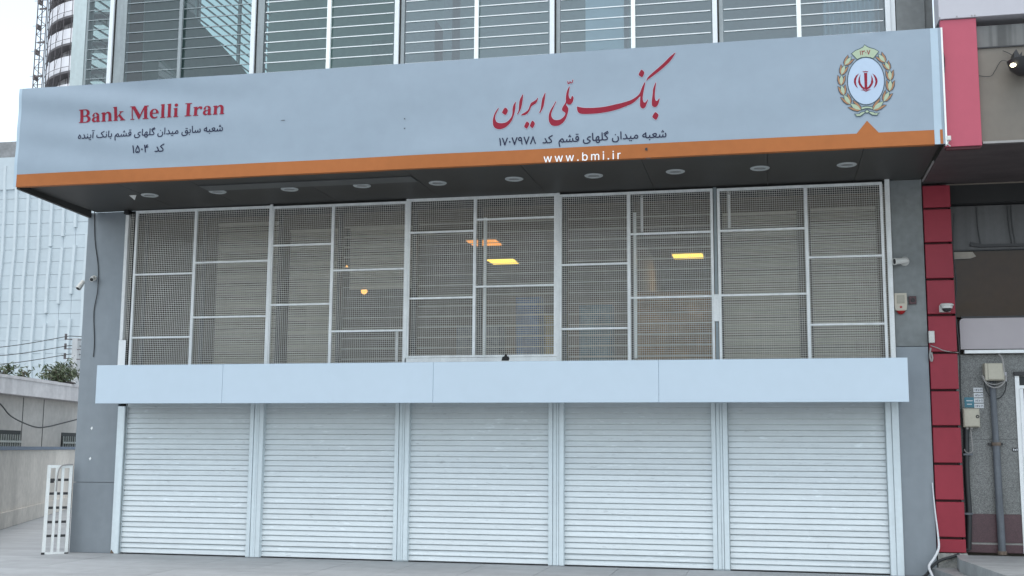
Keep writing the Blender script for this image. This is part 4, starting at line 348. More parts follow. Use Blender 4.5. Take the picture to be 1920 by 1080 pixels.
'latin': '-11046,11575 -10958,11575 -10958,11932 -11046,11932|-11078,11575 -10926,11575 -10926,11596 -11078,11596|-11078,11910 -10926,11910 -10926,11932 -11078,11932|-10966,11575 -10862,11575 -10823,11579 -10789,11593 -10761,11613 -10744,11639 -10738,11668 -10744,11696 -10761,11722 -10789,11743 -10823,11756 -10862,11760 -10966,11760;-10958,11600 -10958,11739 -10886,11739 -10868,11736 -10853,11726 -10840,11710 -10832,11691 -10830,11669 -10832,11648 -10840,11628 -10853,11613 -10868,11603 -10886,11600|-10966,11746 -10878,11746 -10843,11751 -10812,11764 -10787,11784 -10771,11810 -10766,11839 -10771,11868 -10787,11894 -10812,11914 -10843,11927 -10878,11932 -10966,11932;-10958,11768 -10958,11910 -10902,11910 -10886,11907 -10871,11897 -10860,11881 -10852,11861 -10850,11839 -10852,11817 -10860,11797 -10871,11781 -10886,11771 -10902,11768|-10561,11596 -10481,11596 -10481,11746 -10561,11746|-10481,11746 -10487,11770 -10500,11792 -10519,11809 -10542,11821 -10568,11828 -10595,11827 -10621,11821 -10644,11808 -10663,11791 -10675,11770 -10689,11753 -10686,11740 -10677,11729 -10663,11722 -10647,11722 -10633,11727 -10622,11737 -10625,11787 -10614,11803 -10601,11810 -10588,11808 -10576,11798 -10567,11780 -10562,11757|-10553,11725 -10601,11710 -10632,11713 -10661,11704 -10684,11686 -10698,11663 -10701,11636 -10693,11611 -10674,11590 -10648,11576 -10617,11571 -10585,11582 -10553,11610;-10561,11700 -10561,11625 -10581,11607 -10608,11609 -10621,11620 -10628,11637 -10628,11656 -10621,11672 -10608,11683|-10561,11575 -10513,11571 -10449,11585 -10449,11603 -10481,11607 -10561,11610|-10389,11575 -10305,11575 -10305,11818 -10389,11818|-10417,11575 -10281,11575 -10281,11596 -10417,11596|-10417,11793 -10389,11782 -10305,11818 -10317,11821 -10417,11807|-10205,11575 -10121,11575 -10121,11739 -10205,11739|-10229,11575 -10092,11575 -10092,11596 -10229,11596|-10121,11739 -10124,11765 -10135,11789 -10152,11809 -10174,11823 -10199,11831 -10225,11831 -10250,11824 -10272,11810 -10309,11782 -10309,11746 -10275,11772 -10263,11787 -10247,11792 -10231,11789 -10217,11777 -10208,11758 -10205,11732|-10032,11575 -9948,11575 -9948,11946 -10032,11946|-10060,11575 -9924,11575 -9924,11596 -10060,11596|-10060,11921 -10032,11910 -9948,11946 -9960,11950 -10060,11935|-9952,11675 -9840,11803 -9800,11803 -9952,11646|-9880,11796 -9760,11796 -9760,11818 -9880,11818|-9912,11710 -9864,11746 -9736,11596 -9832,11596|-9864,11575 -9712,11575 -9712,11596 -9864,11596|-9516,11575 -9488,11575 -9488,11932 -9516,11932|-9556,11575 -9443,11575 -9443,11596 -9556,11596|-9556,11910 -9427,11910 -9427,11932 -9556,11932|-9155,11575 -9067,11575 -9067,11932 -9155,11932|-9195,11575 -9027,11575 -9027,11596 -9195,11596|-9147,11910 -9027,11910 -9027,11932 -9147,11932|-9516,11932 -9419,11932 -9275,11703 -9323,11582|-9323,11582 -9299,11646 -9147,11932 -9123,11932 -9123,11889 -9295,11582|-8911,11700 -8726,11700 -8726,11707 -8730,11735 -8739,11761 -8755,11785 -8776,11805 -8801,11819 -8829,11829 -8858,11832 -8888,11829 -8916,11819 -8941,11805 -8962,11785 -8978,11761 -8987,11735 -8991,11700;-8903,11725 -8899,11759 -8888,11788 -8873,11807 -8854,11814 -8836,11807 -8820,11788 -8810,11759 -8806,11725|-8991,11707 -8987,11668 -8976,11639 -8958,11612 -8934,11591 -8906,11576 -8875,11569 -8843,11569 -8812,11576 -8784,11590 -8760,11611 -8774,11628 -8790,11617 -8810,11609 -8830,11607 -8851,11609 -8871,11617 -8887,11629 -8900,11644 -8908,11662 -8911,11682 -8911,11707|-8654,11575 -8570,11575 -8570,11946 -8654,11946|-8682,11575 -8542,11575 -8542,11596 -8682,11596|-8682,11921 -8654,11910 -8570,11946 -8582,11950 -8682,11935|-8466,11575 -8382,11575 -8382,11946 -8466,11946|-8494,11575 -8354,11575 -8354,11596 -8494,11596|-8494,11921 -8466,11910 -8382,11946 -8394,11950 -8494,11935|-8278,11575 -8193,11575 -8193,11818 -8278,11818|-8306,11575 -8165,11575 -8165,11596 -8306,11596|-8306,11793 -8278,11782 -8193,11818 -8205,11821 -8306,11807|-8183,11900 -8188,11919 -8202,11935 -8222,11943 -8245,11943 -8265,11935 -8279,11919 -8284,11900 -8279,11880 -8265,11865 -8245,11856 -8222,11856 -8202,11865 -8188,11880|-7929,11575 -7833,11575 -7833,11932 -7929,11932|-7977,11575 -7785,11575 -7785,11596 -7977,11596|-7977,11910 -7785,11910 -7785,11932 -7977,11932|-7709,11575 -7624,11575 -7624,11818 -7709,11818|-7737,11575 -7588,11575 -7588,11596 -7737,11596|-7737,11793 -7709,11782 -7624,11818 -7636,11821 -7737,11807|-7624,11718 -7604,11760 -7564,11778 -7532,11740 -7514,11740 -7497,11748 -7486,11761 -7480,11778 -7483,11796 -7492,11811 -7507,11821 -7524,11825 -7572,11825 -7624,11782|-7320,11596 -7240,11596 -7240,11746 -7320,11746|-7240,11746 -7246,11770 -7259,11792 -7278,11809 -7301,11821 -7327,11828 -7354,11827 -7380,11821 -7403,11808 -7422,11791 -7434,11770 -7448,11753 -7445,11740 -7435,11729 -7421,11722 -7406,11722 -7391,11727 -7381,11737 -7384,11787 -7373,11803 -7360,11810 -7347,11808 -7335,11798 -7325,11780 -7321,11757|-7312,11725 -7360,11710 -7391,11713 -7420,11704 -7443,11686 -7457,11663 -7460,11636 -7452,11611 -7433,11590 -7407,11576 -7376,11571 -7344,11582 -7312,11610;-7320,11700 -7320,11625 -7340,11607 -7367,11609 -7380,11620 -7387,11637 -7387,11656 -7380,11672 -7367,11683|-7320,11575 -7272,11571 -7208,11585 -7208,11603 -7240,11607 -7320,11610|-7148,11575 -7064,11575 -7064,11818 -7148,11818|-7176,11575 -7040,11575 -7040,11596 -7176,11596|-7176,11793 -7148,11782 -7064,11818 -7076,11821 -7176,11807|-6963,11575 -6879,11575 -6879,11739 -6963,11739|-6987,11575 -6851,11575 -6851,11596 -6987,11596|-6879,11739 -6883,11765 -6894,11789 -6911,11809 -6932,11823 -6957,11831 -6983,11831 -7009,11824 -7031,11810 -7068,11782 -7068,11746 -7034,11772 -7021,11787 -7006,11792 -6990,11789 -6976,11777 -6967,11758 -6963,11732',
'emblem_red': '9119,11658 9188,11654 9178,11289 9146,11217 9122,11292|9044,11631 8997,11544 8981,11449 9001,11384 9048,11307 9120,11250 9122,11303 9079,11337 9037,11414 9023,11500 9029,11574|9276,11558 9277,11484 9258,11400 9211,11329 9166,11300 9164,11247 9240,11296 9291,11366 9316,11428 9306,11524 9265,11617|9012,11655 8939,11606 8895,11529 8887,11455 8903,11390 8936,11335 8969,11304 8940,11388 8933,11474 8949,11547 8979,11609|9328,11587 9353,11521 9365,11447 9352,11363 9318,11282 9353,11310 9389,11360 9409,11423 9406,11497 9367,11579 9298,11636|9027,11250 9096,11264 9144,11227 9199,11258 9273,11251 9213,11239 9148,11208 9086,11244|9087,11708 9105,11694 9125,11693 9155,11702 9184,11689 9204,11692 9219,11708 9203,11674 9183,11667 9154,11681 9124,11671 9100,11678',
'badge': '9156,12331 9110,12272 9039,12240 8949,12208 8858,12140 8977,11993 9062,12030 9181,12038 9279,12015 9332,11990 9461,12152 9364,12217 9267,12251 9209,12282',
'bow': '9023,10845 9093,10865 9161,10865 9220,10857 9283,10843 9286,10776 9218,10801 9160,10809 9100,10802 9031,10782|9114,10762 9158,10778 9197,10758 9201,10717 9156,10699 9112,10720|9103,10744 9010,10728 8979,10693 8871,10699 8909,10665 8908,10637 9006,10634 9057,10668 9112,10710|9201,10738 9308,10717 9327,10694 9439,10695 9390,10670 9389,10635 9267,10648 9200,10696',
}
LATIN_COUNTS = [5, 4, 6, 7, 8, 2, 3, 3, 4, 3, 4, 4, 6]
LEAVES = [[(4.347, 5.934), (4.423, 6.03)], [(4.308, 5.821), (4.347, 5.934)], [(4.3, 5.697), (4.309, 5.816)], [(4.327, 5.578), (4.305, 5.694)], [(4.395, 5.465), (4.329, 5.578)], [(4.511, 5.39), (4.397, 5.471)], [(4.797, 5.941), (4.727, 6.042)], [(4.84, 5.848), (4.797, 5.944)], [(4.845, 5.721), (4.842, 5.843)], [(4.833, 5.595), (4.848, 5.724)], [(4.766, 5.478), (4.828, 5.59)], [(4.645, 5.385), (4.761, 5.478)]]

# ---------------------------------------------------------------- palette
M_winfr = pbr('dark_window_frame', (0.05, 0.05, 0.05), 0.5, 0.1, 3.0)
M_rim = pbr('downlight_rim', (0.40, 0.42, 0.42), 0.45, 0.05, 5.0)
M_white = pbr('white_paint', (0.78, 0.80, 0.80), 0.45, 0.05, 2.0)
M_slat = pbr('shutter_paint', (0.76, 0.79, 0.81), 0.42, 0.07, 1.6, streak=(0.05, (5.0, 1.0, 1.0)))
M_rail = pbr('rail_paint', (0.68, 0.76, 0.79), 0.4, 0.05, 2.0, streak=(0.10, (9.0, 9.0, 0.6)))
M_clad = pbr('grey_cladding', (0.225, 0.255, 0.28), 0.42, 0.06, 0.8, streak=(0.06, (5.0, 5.0, 0.5)))
M_clad2 = pbr('dusty_grey_cladding', (0.185, 0.20, 0.20), 0.5, 0.2, 1.1, streak=(0.12, (2.5, 2.5, 0.8)))
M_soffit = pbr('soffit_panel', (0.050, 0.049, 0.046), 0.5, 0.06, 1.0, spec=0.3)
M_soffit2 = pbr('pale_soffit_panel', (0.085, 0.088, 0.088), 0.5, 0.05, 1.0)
M_black = pbr('black_gap', (0.012, 0.012, 0.012), 0.7, 0.05, 2.0)
M_blackp = pbr('black_plastic', (0.02, 0.02, 0.022), 0.45, 0.05, 2.0)
M_banner = pbr('vinyl_banner', (0.275, 0.338, 0.40), 0.45, 0.03, 0.7, spec=0.3, streak=(0.035, (1.2, 1.0, 2.2)))
M_margin = pbr('vinyl_margin', (0.38, 0.48, 0.56), 0.42, 0.03, 1.0)
M_orange = pbr('orange_print', (0.36, 0.122, 0.036), 0.5, 0.06, 1.0, spec=0.2)
M_redink = pbr('red_print', (0.235, 0.012, 0.03), 0.5, 0.04, 2.0, spec=0.2)
M_navy = pbr('dark_print', (0.016, 0.02, 0.05), 0.5, 0.04, 2.0, spec=0.2)
M_halo = pbr('pale_outline_print', (0.42, 0.43, 0.50), 0.45, 0.03, 2.0)
M_webink = pbr('white_print', (0.80, 0.80, 0.80), 0.45, 0.03, 2.0)
M_green = pbr('green_print', (0.35, 0.43, 0.30), 0.45, 0.04, 4.0)
M_tulip = pbr('tulip_print', (0.33, 0.165, 0.08), 0.45, 0.05, 4.0)
M_teal = pbr('line_print', (0.03, 0.06, 0.08), 0.45, 0.04, 4.0)
M_oval = pbr('oval_print', (0.40, 0.50, 0.62), 0.45, 0.03, 2.0)
M_fascia = pbr('glossy_white_cladding', (0.46, 0.565, 0.66), 0.12, 0.02, 0.6, coat=0.8, bump=0.05, bscale=1.3)
M_mull = pbr('white_aluminium', (0.74, 0.78, 0.80), 0.35, 0.03, 2.0)
M_postw = pbr('bright_white_post', (0.88, 0.93, 0.91), 0.3, 0.02, 2.0)
M_mullg = pbr('grey_aluminium', (0.30, 0.34, 0.35), 0.4, 0.08, 3.0, streak=(0.15, (20.0, 20.0, 1.5)))
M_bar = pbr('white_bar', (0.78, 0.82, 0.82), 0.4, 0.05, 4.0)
M_bard = pbr('shaded_steel_bar', (0.26, 0.30, 0.31), 0.45, 0.08, 4.0)  # shade of the backlit left bars put into a darker grey
M_wire = pbr('galvanised_wire', (0.68, 0.665, 0.615), 0.5, 0.12, 8.0)
M_frame = pbr('screen_frame_paint', (0.76, 0.775, 0.765), 0.5, 0.09, 6.0, streak=(0.10, (10.0, 10.0, 2.0)))
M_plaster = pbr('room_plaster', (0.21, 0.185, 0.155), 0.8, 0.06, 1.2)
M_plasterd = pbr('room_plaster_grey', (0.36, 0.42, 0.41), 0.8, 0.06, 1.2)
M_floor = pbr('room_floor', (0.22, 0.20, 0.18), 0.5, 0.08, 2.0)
M_blind = pbr('blind_slat', (0.72, 0.73, 0.71), 0.5, 0.05, 3.0)
M_ground = pbr('pavement_concrete', (0.325, 0.34, 0.35), 0.62, 0.10, 0.5, bump=0.15, bscale=30, streak=(0.16, (0.35, 2.2, 1.0)))
M_red = pbr('red_cladding', (0.28, 0.029, 0.047), 0.5, 0.05, 1.2, spec=0.3, streak=(0.08, (3.0, 3.0, 0.8)))
M_redd = pbr('red_joint', (0.06, 0.008, 0.012), 0.6, 0.05, 2.0)
M_pink = pbr('pinkish_red_panel', (0.42, 0.085, 0.125), 0.45, 0.03, 0.8, spec=0.3)
M_wpanel = pbr('white_sign_panel', (0.44, 0.435, 0.47), 0.45, 0.03, 0.8)
M_taupe = pbr('taupe_sheet', (0.17, 0.15, 0.125), 0.6, 0.08, 0.8, streak=(0.08, (4.0, 4.0, 0.7)))
M_streak = pbr('streaked_grey_sheet', (0.15, 0.15, 0.145), 0.6, 0.10, 1.0, streak=(0.5, (11.0, 4.0, 0.4)))
M_dsoff = pbr('dark_canopy_soffit', (0.075, 0.06, 0.06), 0.6, 0.15, 1.5, streak=(0.25, (1.5, 6.0, 1.0)))
M_granite = pbr('granite_cladding', (0.17, 0.175, 0.17), 0.42, 0.16, 2.5, speck=(0.5, 150.0), bump=0.05)
M_maroon = pbr('maroon_stone', (0.085, 0.045, 0.052), 0.42, 0.12, 2.0, speck=(0.25, 140.0))
M_mortar = pbr('mortar', (0.36, 0.35, 0.33), 0.8, 0.25, 6.0)
M_landing = pbr('landing_stone', (0.27, 0.285, 0.29), 0.5, 0.14, 1.5, bump=0.1, streak=(0.2, (1.5, 6.0, 1.0)))
M_signg = pbr('mauve_sign_face', (0.37, 0.335, 0.35), 0.35, 0.03, 0.8)
M_beige = pbr('beige_box_paint', (0.42, 0.395, 0.32), 0.5, 0.07, 4.0)
M_pipe = pbr('grey_pipe', (0.12, 0.135, 0.155), 0.45, 0.15, 5.0, streak=(0.3, (20.0, 20.0, 1.5)))
M_cab = pbr('dark_cable', (0.025, 0.028, 0.03), 0.5, 0.1, 5.0)
M_cabw = pbr('white_cable', (0.66, 0.68, 0.70), 0.45, 0.1, 5.0)
M_cabg = pbr('grey_cable', (0.30, 0.29, 0.28), 0.5, 0.1, 5.0)
M_camw = pbr('camera_housing', (0.58, 0.58, 0.55), 0.4, 0.08, 8.0)
M_cone = pbr('cool_cone', (0.46, 0.525, 0.56), 0.45, 0.05, 0.2)
M_rib = pbr('pale_rib', (0.50, 0.56, 0.59), 0.45, 0.05, 0.3)
M_joint = pbr('panel_joint', (0.34, 0.38, 0.41), 0.6, 0.05, 1.0)
M_conc = pbr('house_concrete', (0.62, 0.60, 0.60), 0.8, 0.10, 0.9, streak=(0.16, (2.5, 2.5, 0.5)), bump=0.15)
M_housew = pbr('house_render', (0.50, 0.475, 0.445), 0.85, 0.12, 0.7, streak=(0.10, (0.7, 0.7, 0.4)), bump=0.2)
M_bwall = pbr('boundary_render', (0.66, 0.61, 0.55), 0.85, 0.13, 0.9, streak=(0.15, (1.1, 1.1, 0.4)), bump=0.3, bscale=14)
M_bluecap = pbr('blue_coping', (0.085, 0.125, 0.19), 0.6, 0.15, 2.0)
M_dkwin = pbr('dark_window', (0.03, 0.034, 0.034), 0.75, 0.1, 2.0)
M_oldbar = pbr('old_window_bar', (0.34, 0.36, 0.34), 0.6, 0.15, 6.0)
M_leaf = pbr('bush_leaf', (0.06, 0.085, 0.04), 0.55, 0.35, 6.0)
M_twig = pbr('twig', (0.09, 0.075, 0.055), 0.8, 0.2, 6.0)
M_polec = pbr('pole_concrete', (0.40, 0.42, 0.43), 0.8, 0.1, 3.0)
M_tower = pbr('tower_parapet', (0.80, 0.79, 0.82), 0.6, 0.05, 0.2)
M_towerd = pbr('tower_recess', (0.17, 0.16, 0.165), 0.7, 0.15, 0.4)
M_towerw = pbr('tower_curtain_wall', (0.42, 0.41, 0.42), 0.5, 0.15, 0.4)
M_scaf = pbr('scaffold_steel', (0.10, 0.09, 0.095), 0.6, 0.2, 2.0)
M_gate = pbr('gate_paint', (0.72, 0.75, 0.74), 0.4, 0.08, 6.0)
M_rust = pbr('rust', (0.17, 0.13, 0.10), 0.9, 0.4, 30.0)
G_up1 = glass('clear_greenish_glass', (0.66, 0.80, 0.78), 1.2, 0.04, 0.03)
G_up2 = glass('bluish_glass', (0.60, 0.76, 0.82), 1.2, 0.11, 0.03)  # bluer and more reflective than the left-hand panes
G_low = glass('window_glass', (0.80, 0.765, 0.69), 0.75, 0.0, 0.05)
G_side = glass('side_glass', (0.55, 0.64, 0.64), 0.8, 0.0)
G_brown = glass('bronze_glass', (0.40, 0.31, 0.23), 0.6, 0.0, 0.10)
L_yel = glow('fluorescent_tube_light', (1.0, 0.72, 0.12), 1.1)
L_ora = glow('orange_tube_light', (1.0, 0.42, 0.08), 0.65)
L_bulb = glow('warm_bulb', (1.0, 0.52, 0.12), 1.0)
L_lamp = glow('shop_lamp_bulb', (1.0, 0.92, 0.66), 2.0)
L_red = glow('red_beacon', (0.30, 0.006, 0.008), 0.03)

GZ = -0.025
# ---------------------------------------------------------------- setting: ground, landing
g = MB()
g.add([(-700, -500, GZ - .005), (700, -500, GZ - .005), (700, 900, GZ - .005), (-700, 900, GZ - .005)], [(0, 1, 2, 3)])
pave = g.build('pavement', M_ground, kind='structure')
pm = [MB().box(-.446, .446, -.446, .446, -.02, 0).mesh('paving_slab', pbr('slab_concrete_%d' % k, tuple(v * f for v in (.325, .34, .35)), .58, .10, .6, bump=.12, bscale=30, streak=(.16, (.5, 2.2, 1.)))) for k, f in enumerate((1., .965, 1.03, .985))]
for i in range(13):
    for j in range(4):
        if -6.2 + i * .9 + .45 < 5.28:
            link(random.choice(pm), 'paving_slab', (-6.2 + i * .9, -.47 - j * .9, GZ + random.uniform(-.0008, .0008)), pave)
g = MB()
ld = [(5.62, -0.02), (5.56, -0.66), (5.74, -2.45), (7.6, -2.45), (9.5, -2.45), (9.5, -0.02)]
g.prism([(x, y, GZ) for x, y in ld], (0, 0, 0.27))
g.build('stone_landing', M_landing, kind='structure')
g = MB()
g.prism([(5.30, -0.12, GZ), (5.30, -0.2, GZ), (5.54, -1.75, GZ), (5.66, -1.75, GZ), (5.555, -0.66, GZ), (5.60, -0.12, GZ)], (0, 0, 0.12))
g.build('stone_step', M_landing, kind='structure')

# ---------------------------------------------------------------- the bank building
XL, XR = -6.595, 5.39
bank = thing('bank_building', (-0.6, 0, GZ), 'grey clad commercial building with glazed upper floor above white roller shutters', 'building')


def part(m, name, mat, parent=None, smooth=False, kind=None):
    return m.build(name, mat, parent or bank, smooth, kind)


# piers of grey panels with open joints
for x0, x1, zs, mt in ((XL, -5.93, (GZ, 0.98, 5.0), M_clad), (5.0, XR, (GZ, 2.83, 5.0), M_clad2)):
    for a, b in zip(zs[:-1], zs[1:]):
        mm = M_clad if (mt is M_clad or b < 2.9) else M_clad2
        part(B(x0, x1, 0.0, 0.06, a + (0.003 if a > 0 else 0), b - 0.003, 0.003), 'facade_panel', mm)
part(B(XL + 0.012, -5.94, 0.065, 0.6, GZ, 4.99), 'pier_core', M_clad)
part(B(5.01, XR - 0.012, 0.065, 0.6, GZ, 4.99), 'pier_core', M_clad)
part(B(XL, XL + 0.1, 0.61, 9.0, GZ, 4.99), 'side_wall', M_clad)
part(B(XR - 0.1, XR, 0.61, 9.0, GZ, 4.99), 'side_wall', M_clad)
part(B(XL, XR, 9.0, 9.2, GZ, 13.0), 'rear_wall', M_clad)
# paint chips on the left pier
for px, py in ((172, 803), (169, 860)):
    p = at(px, py, Y=-0.002)
    part(MB().prism([(p.x - .02, -.0005, p.z), (p.x, -.0005, p.z - .025), (p.x + .016, -.0005, p.z + .004), (p.x + .004, -.0005, p.z + .026)], (0, -.003, 0)), 'paint_chip', M_white)

# canopy soffit panels, edge strips
sx = [XL + 0.14, -5.1, -4.06, -2.57, -1.05, 0.45, 1.95, 3.45, 4.55, XR]
for a, b in zip(sx[:-1], sx[1:]):
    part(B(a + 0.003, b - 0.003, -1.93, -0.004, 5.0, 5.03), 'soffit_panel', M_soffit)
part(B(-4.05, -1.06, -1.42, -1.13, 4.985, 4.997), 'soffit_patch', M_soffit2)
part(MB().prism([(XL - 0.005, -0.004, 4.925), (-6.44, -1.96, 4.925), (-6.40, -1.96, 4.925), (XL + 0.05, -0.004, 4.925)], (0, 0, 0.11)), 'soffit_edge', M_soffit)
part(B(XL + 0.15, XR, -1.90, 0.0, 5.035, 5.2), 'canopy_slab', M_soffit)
part(B(-6.3, 5.3, -1.93, -0.95, 5.205, 6.15), 'canopy_box', M_clad)
part(B(XR + 0.002, XR + 0.02, -1.1, -0.03, 4.955, 4.975), 'soffit_trim', M_cabg)

# shutter posts (four between the shutters, a jamb at each side)
JZ = 2.35
posts = [-3.72, -1.56, 0.60, 2.76]
for i, c in enumerate(posts):
    grp = part(B(c - 0.105, c + 0.105, -0.005, 0.06, GZ, JZ), 'shutter_post', M_rail)
    for a, b, y in ((-0.104, -0.048, -0.035), (-0.042, 0.004, -0.022), (0.008, 0.036, -0.03), (0.042, 0.104, -0.038)):
        part(B(c + a, c + b, y, -0.006, GZ + 0.01 * (i % 2) + 0.006, JZ, 0.003), 'rail_profile', M_rail, grp)
jl = part(B(-5.915, -5.80, -0.03, 0.06, GZ, 2.085, 0.004), 'shutter_post', M_rail)
part(MB().prism([(-5.913, -0.031, GZ), (-5.86, -0.031, GZ), (-5.868, -0.031, GZ + .022), (-5.885, -0.031, GZ + .035), (-5.893, -0.031, GZ + .055), (-5.91, -0.031, GZ + .04)], (0, -0.002, 0)), 'rust_stain', M_rust, jl)
jr = part(B(4.835, 5.0, -0.02, 0.06, GZ, 2.16), 'shutter_post', M_rail)
part(B(4.84, 4.905, -0.036, -0.022, GZ, 2.16, 0.003), 'rail_profile', M_rail, jr)
part(B(4.912, 4.995, -0.046, -0.022, GZ, 2.16, 0.003), 'rail_profile', M_rail, jr)
part(B(-5.93, 5.0, 0.13, 0.19, GZ, 2.7), 'shutter_backing', M_black)
part(B(-5.80, 4.84, -0.02, 0.09, 2.26, 2.6), 'shutter_header', M_rail)

# mezzanine room behind the screens
ZC = 4.86
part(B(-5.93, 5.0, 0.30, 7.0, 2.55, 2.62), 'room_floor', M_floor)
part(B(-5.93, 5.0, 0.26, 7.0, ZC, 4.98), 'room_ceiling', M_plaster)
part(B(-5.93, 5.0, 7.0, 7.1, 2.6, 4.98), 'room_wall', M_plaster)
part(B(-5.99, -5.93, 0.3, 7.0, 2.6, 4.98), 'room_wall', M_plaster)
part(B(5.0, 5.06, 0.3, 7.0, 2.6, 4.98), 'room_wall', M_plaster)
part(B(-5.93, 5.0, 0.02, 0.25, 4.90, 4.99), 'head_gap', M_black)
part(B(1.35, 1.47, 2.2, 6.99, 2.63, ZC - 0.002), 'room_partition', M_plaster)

# screen columns along the facade, from the photograph's lines
YS = -0.06
bay = [(-5.74, -4.78, -3.607), (-3.567, -2.64, -1.545), (-1.503, -0.544, 0.598), (0.664, 1.60, 2.71), (2.80, 3.93, 4.88)]
# glazing behind, one window per column
wx = []
for l, m_, r in bay:
    wx += [(l, m_), (m_, r)]
bar_mesh = {}
for i, (a, b) in enumerate(wx):
    win = part(B(a - 0.02, a + 0.03, 0.20, 0.25, 2.63, 4.89), 'window', M_winfr)
    part(MB().add([(a + .03, .225, 2.64), (b - .02, .225, 2.64), (b - .02, .225, 4.89), (a + .03, .225, 4.89)], [(0, 1, 2, 3)]), 'pane', G_low, win)
    part(B(a + .03, b - .02, 0.20, 0.25, 2.622, 2.66), 'frame', M_winfr, win)
    if 3 <= i <= 7:
        for k in range(14):
            z = 2.76 + k * 0.148
            part(B(a + .05, b - .03, 0.262, 0.27, z, z + 0.009), 'bar', M_bar, win)
# a few inner mullions, the light on some painted as brighter white
for px, y0, y1 in ((910, 408, 668), (1190, 398, 672), (1334, 398, 672), (744, 620, 680), (1203, 366, 438), (1366, 352, 432)):
    p, q = at(px, y0, Y=0.02 if px in (744, 1203, 1366) else 0.17), at(px, y1, Y=0.17)
    y = 0.02 if px in (744, 1203, 1366) else 0.17
    part(B(p.x - .018, p.x + .018, y, y + .03, max(q.z, 2.66), p.z), 'inner_mullion', M_postw if px in (910, 1190) else M_frame)
# glossy boards and shelves on the back wall, seen dimly through the mesh
for (x0, x1, y0, y1, z0, z1, col) in ((-0.25, 0.12, 1.3, 1.6, 2.63, 3.75, (.09, .17, .40)), (0.17, 0.5, 1.35, 1.6, 2.63, 3.5, (.42, .34, .14)), (-1.3, -0.6, 1.8, 2.15, 2.63, 3.4, (.20, .22, .26)),
                                     (1.55, 2.75, 1.1, 1.5, 2.63, 3.75, (.30, .175, .075)), (0.72, 1.2, 1.2, 1.55, 2.63, 3.6, (.12, .22, .30)), (3.2, 4.7, 5.5, 6.99, 2.63, 4.0, (.12, .12, .12))):
    o = MB()
    o.box(x0, x1, y0, y1, z0, z1)
    o = part(o, 'cabinet', pbr('cabinet_%d_%d' % (x0 * 10, z1 * 100), col, 0.5, 0.3, 3.0))
    part(B(x0 + .03, x1 - .03, y0 - .012, y0 - .002, z0 + .1, z1 - .05), 'cabinet_door', pbr('cabinet_door_%d' % (x0 * 10), tuple(c * 1.25 for c in col), 0.5, 0.35, 4.0), o)

# venetian blinds just inside five of the panes
def blind(x0, x1, z0, z1, label, pitch=0.034, tilt=0.017):
    t = thing('venetian_blind', ((x0 + x1) / 2, 0.34, z0), label, 'blind', 'venetian blinds behind the mesh screens')
    B(x0, x1, 0.32, 0.37, z1, z1 + 0.03).build('headrail', M_blind, t)
    s = MB()
    z = z0
    while z < z1 - 0.01:
        dz = random.uniform(-0.003, 0.003)
        s.add([(x0, .335, z + dz), (x1, .335, z + dz + random.uniform(-.002, .002)), (x1, .355, z + tilt + dz + .008), (x0, .355, z + tilt + dz + .008)], [(0, 1, 2, 3)])
        z += pitch
    s.build('slats', M_blind, t, kind='stuff')


blind(-4.62, -3.64, 2.66, 4.80, 'grey venetian blind in the second window column from the left')
blind(-3.46, -2.67, 2.66, 4.66, 'grey venetian blind in the third window column from the left')
blind(-2.52, -1.58, 3.78, 4.66, 'short raised venetian blind above the small warm bulb')
blind(2.84, 3.82, 2.66, 4.68, 'pale venetian blind behind the mesh beside the rightmost window column')
blind(4.00, 4.84, 2.66, 4.70, 'pale venetian blind in the rightmost window column')

# ---- upper storey: glazing in front of an open room
YU = -0.90
ZU0, ZU1 = 6.2, 13.0
part(B(-6.45, 5.5, -0.80, 9.0, 5.9, 6.16), 'upper_floor', M_plasterd)
part(B(-6.45, 5.5, -0.80, 9.0, 12.85, 13.0), 'upper_ceiling', M_plasterd)
YF = at(500, 60, X=-6.43).y
part(B(-6.40, 5.0, YF, YF + .1, 6.17, 12.84), 'upper_room_wall', M_plasterd)
print('YF', YF)
part(B(5.0, 5.12, -0.78, 6.0, 6.17, 12.84), 'upper_room_wall', M_plasterd)
part(B(-6.45, -6.24, YU, YU + .2, ZU0, ZU1), 'corner_panel', pbr('pale_corner_cladding', (0.50, 0.58, 0.585), 0.35, 0.08, 2.0, streak=(0.12, (12., 12., .7))))
part(B(-6.235, -6.20, YU + .01, YU + .1, ZU0, ZU1), 'corner_trim', M_mullg)
part(B(5.06, 5.40, YU - .02, YU + .1, ZU0, ZU1, .004), 'facade_panel', M_clad2)
part(B(5.41, 5.50, YU + .03, YU + .1, ZU0, ZU1), 'facade_panel', M_clad2)
XM = [-5.80, -3.58, -1.46, 0.70, 2.83, 4.96]
for x in XM:
    mu = part(B(x - .030, x + .032, YU - .05, YU + .08, ZU0, ZU1, .004), 'mullion', M_mull)
    if x < 4.9:
        part(B(x + .036, x + .052, YU - .02, YU + .08, ZU0, ZU1), 'dark_gasket', M_black, mu)
        wd = .17 if x < -5 else (.10 if x < -3 else .05)
        part(B(x + .053, x + .053 + wd, YU - .01, YU + .08, ZU0, ZU1), 'reveal', M_mullg, mu)
    else:
        part(B(x + .036, x + .09, YU - .02, YU + .08, ZU0, ZU1), 'reveal', M_mull, mu)
for x, mt, wd in ((-4.69, M_mullg, .024), (-2.44, M_postw, .027), (-0.33, M_postw, .027), (1.78, M_postw, .027), (3.88, M_postw, .027)):
    part(B(x - wd, x + wd, YU - .06, YU - .02, ZU0, ZU1), 'window_post', mt)
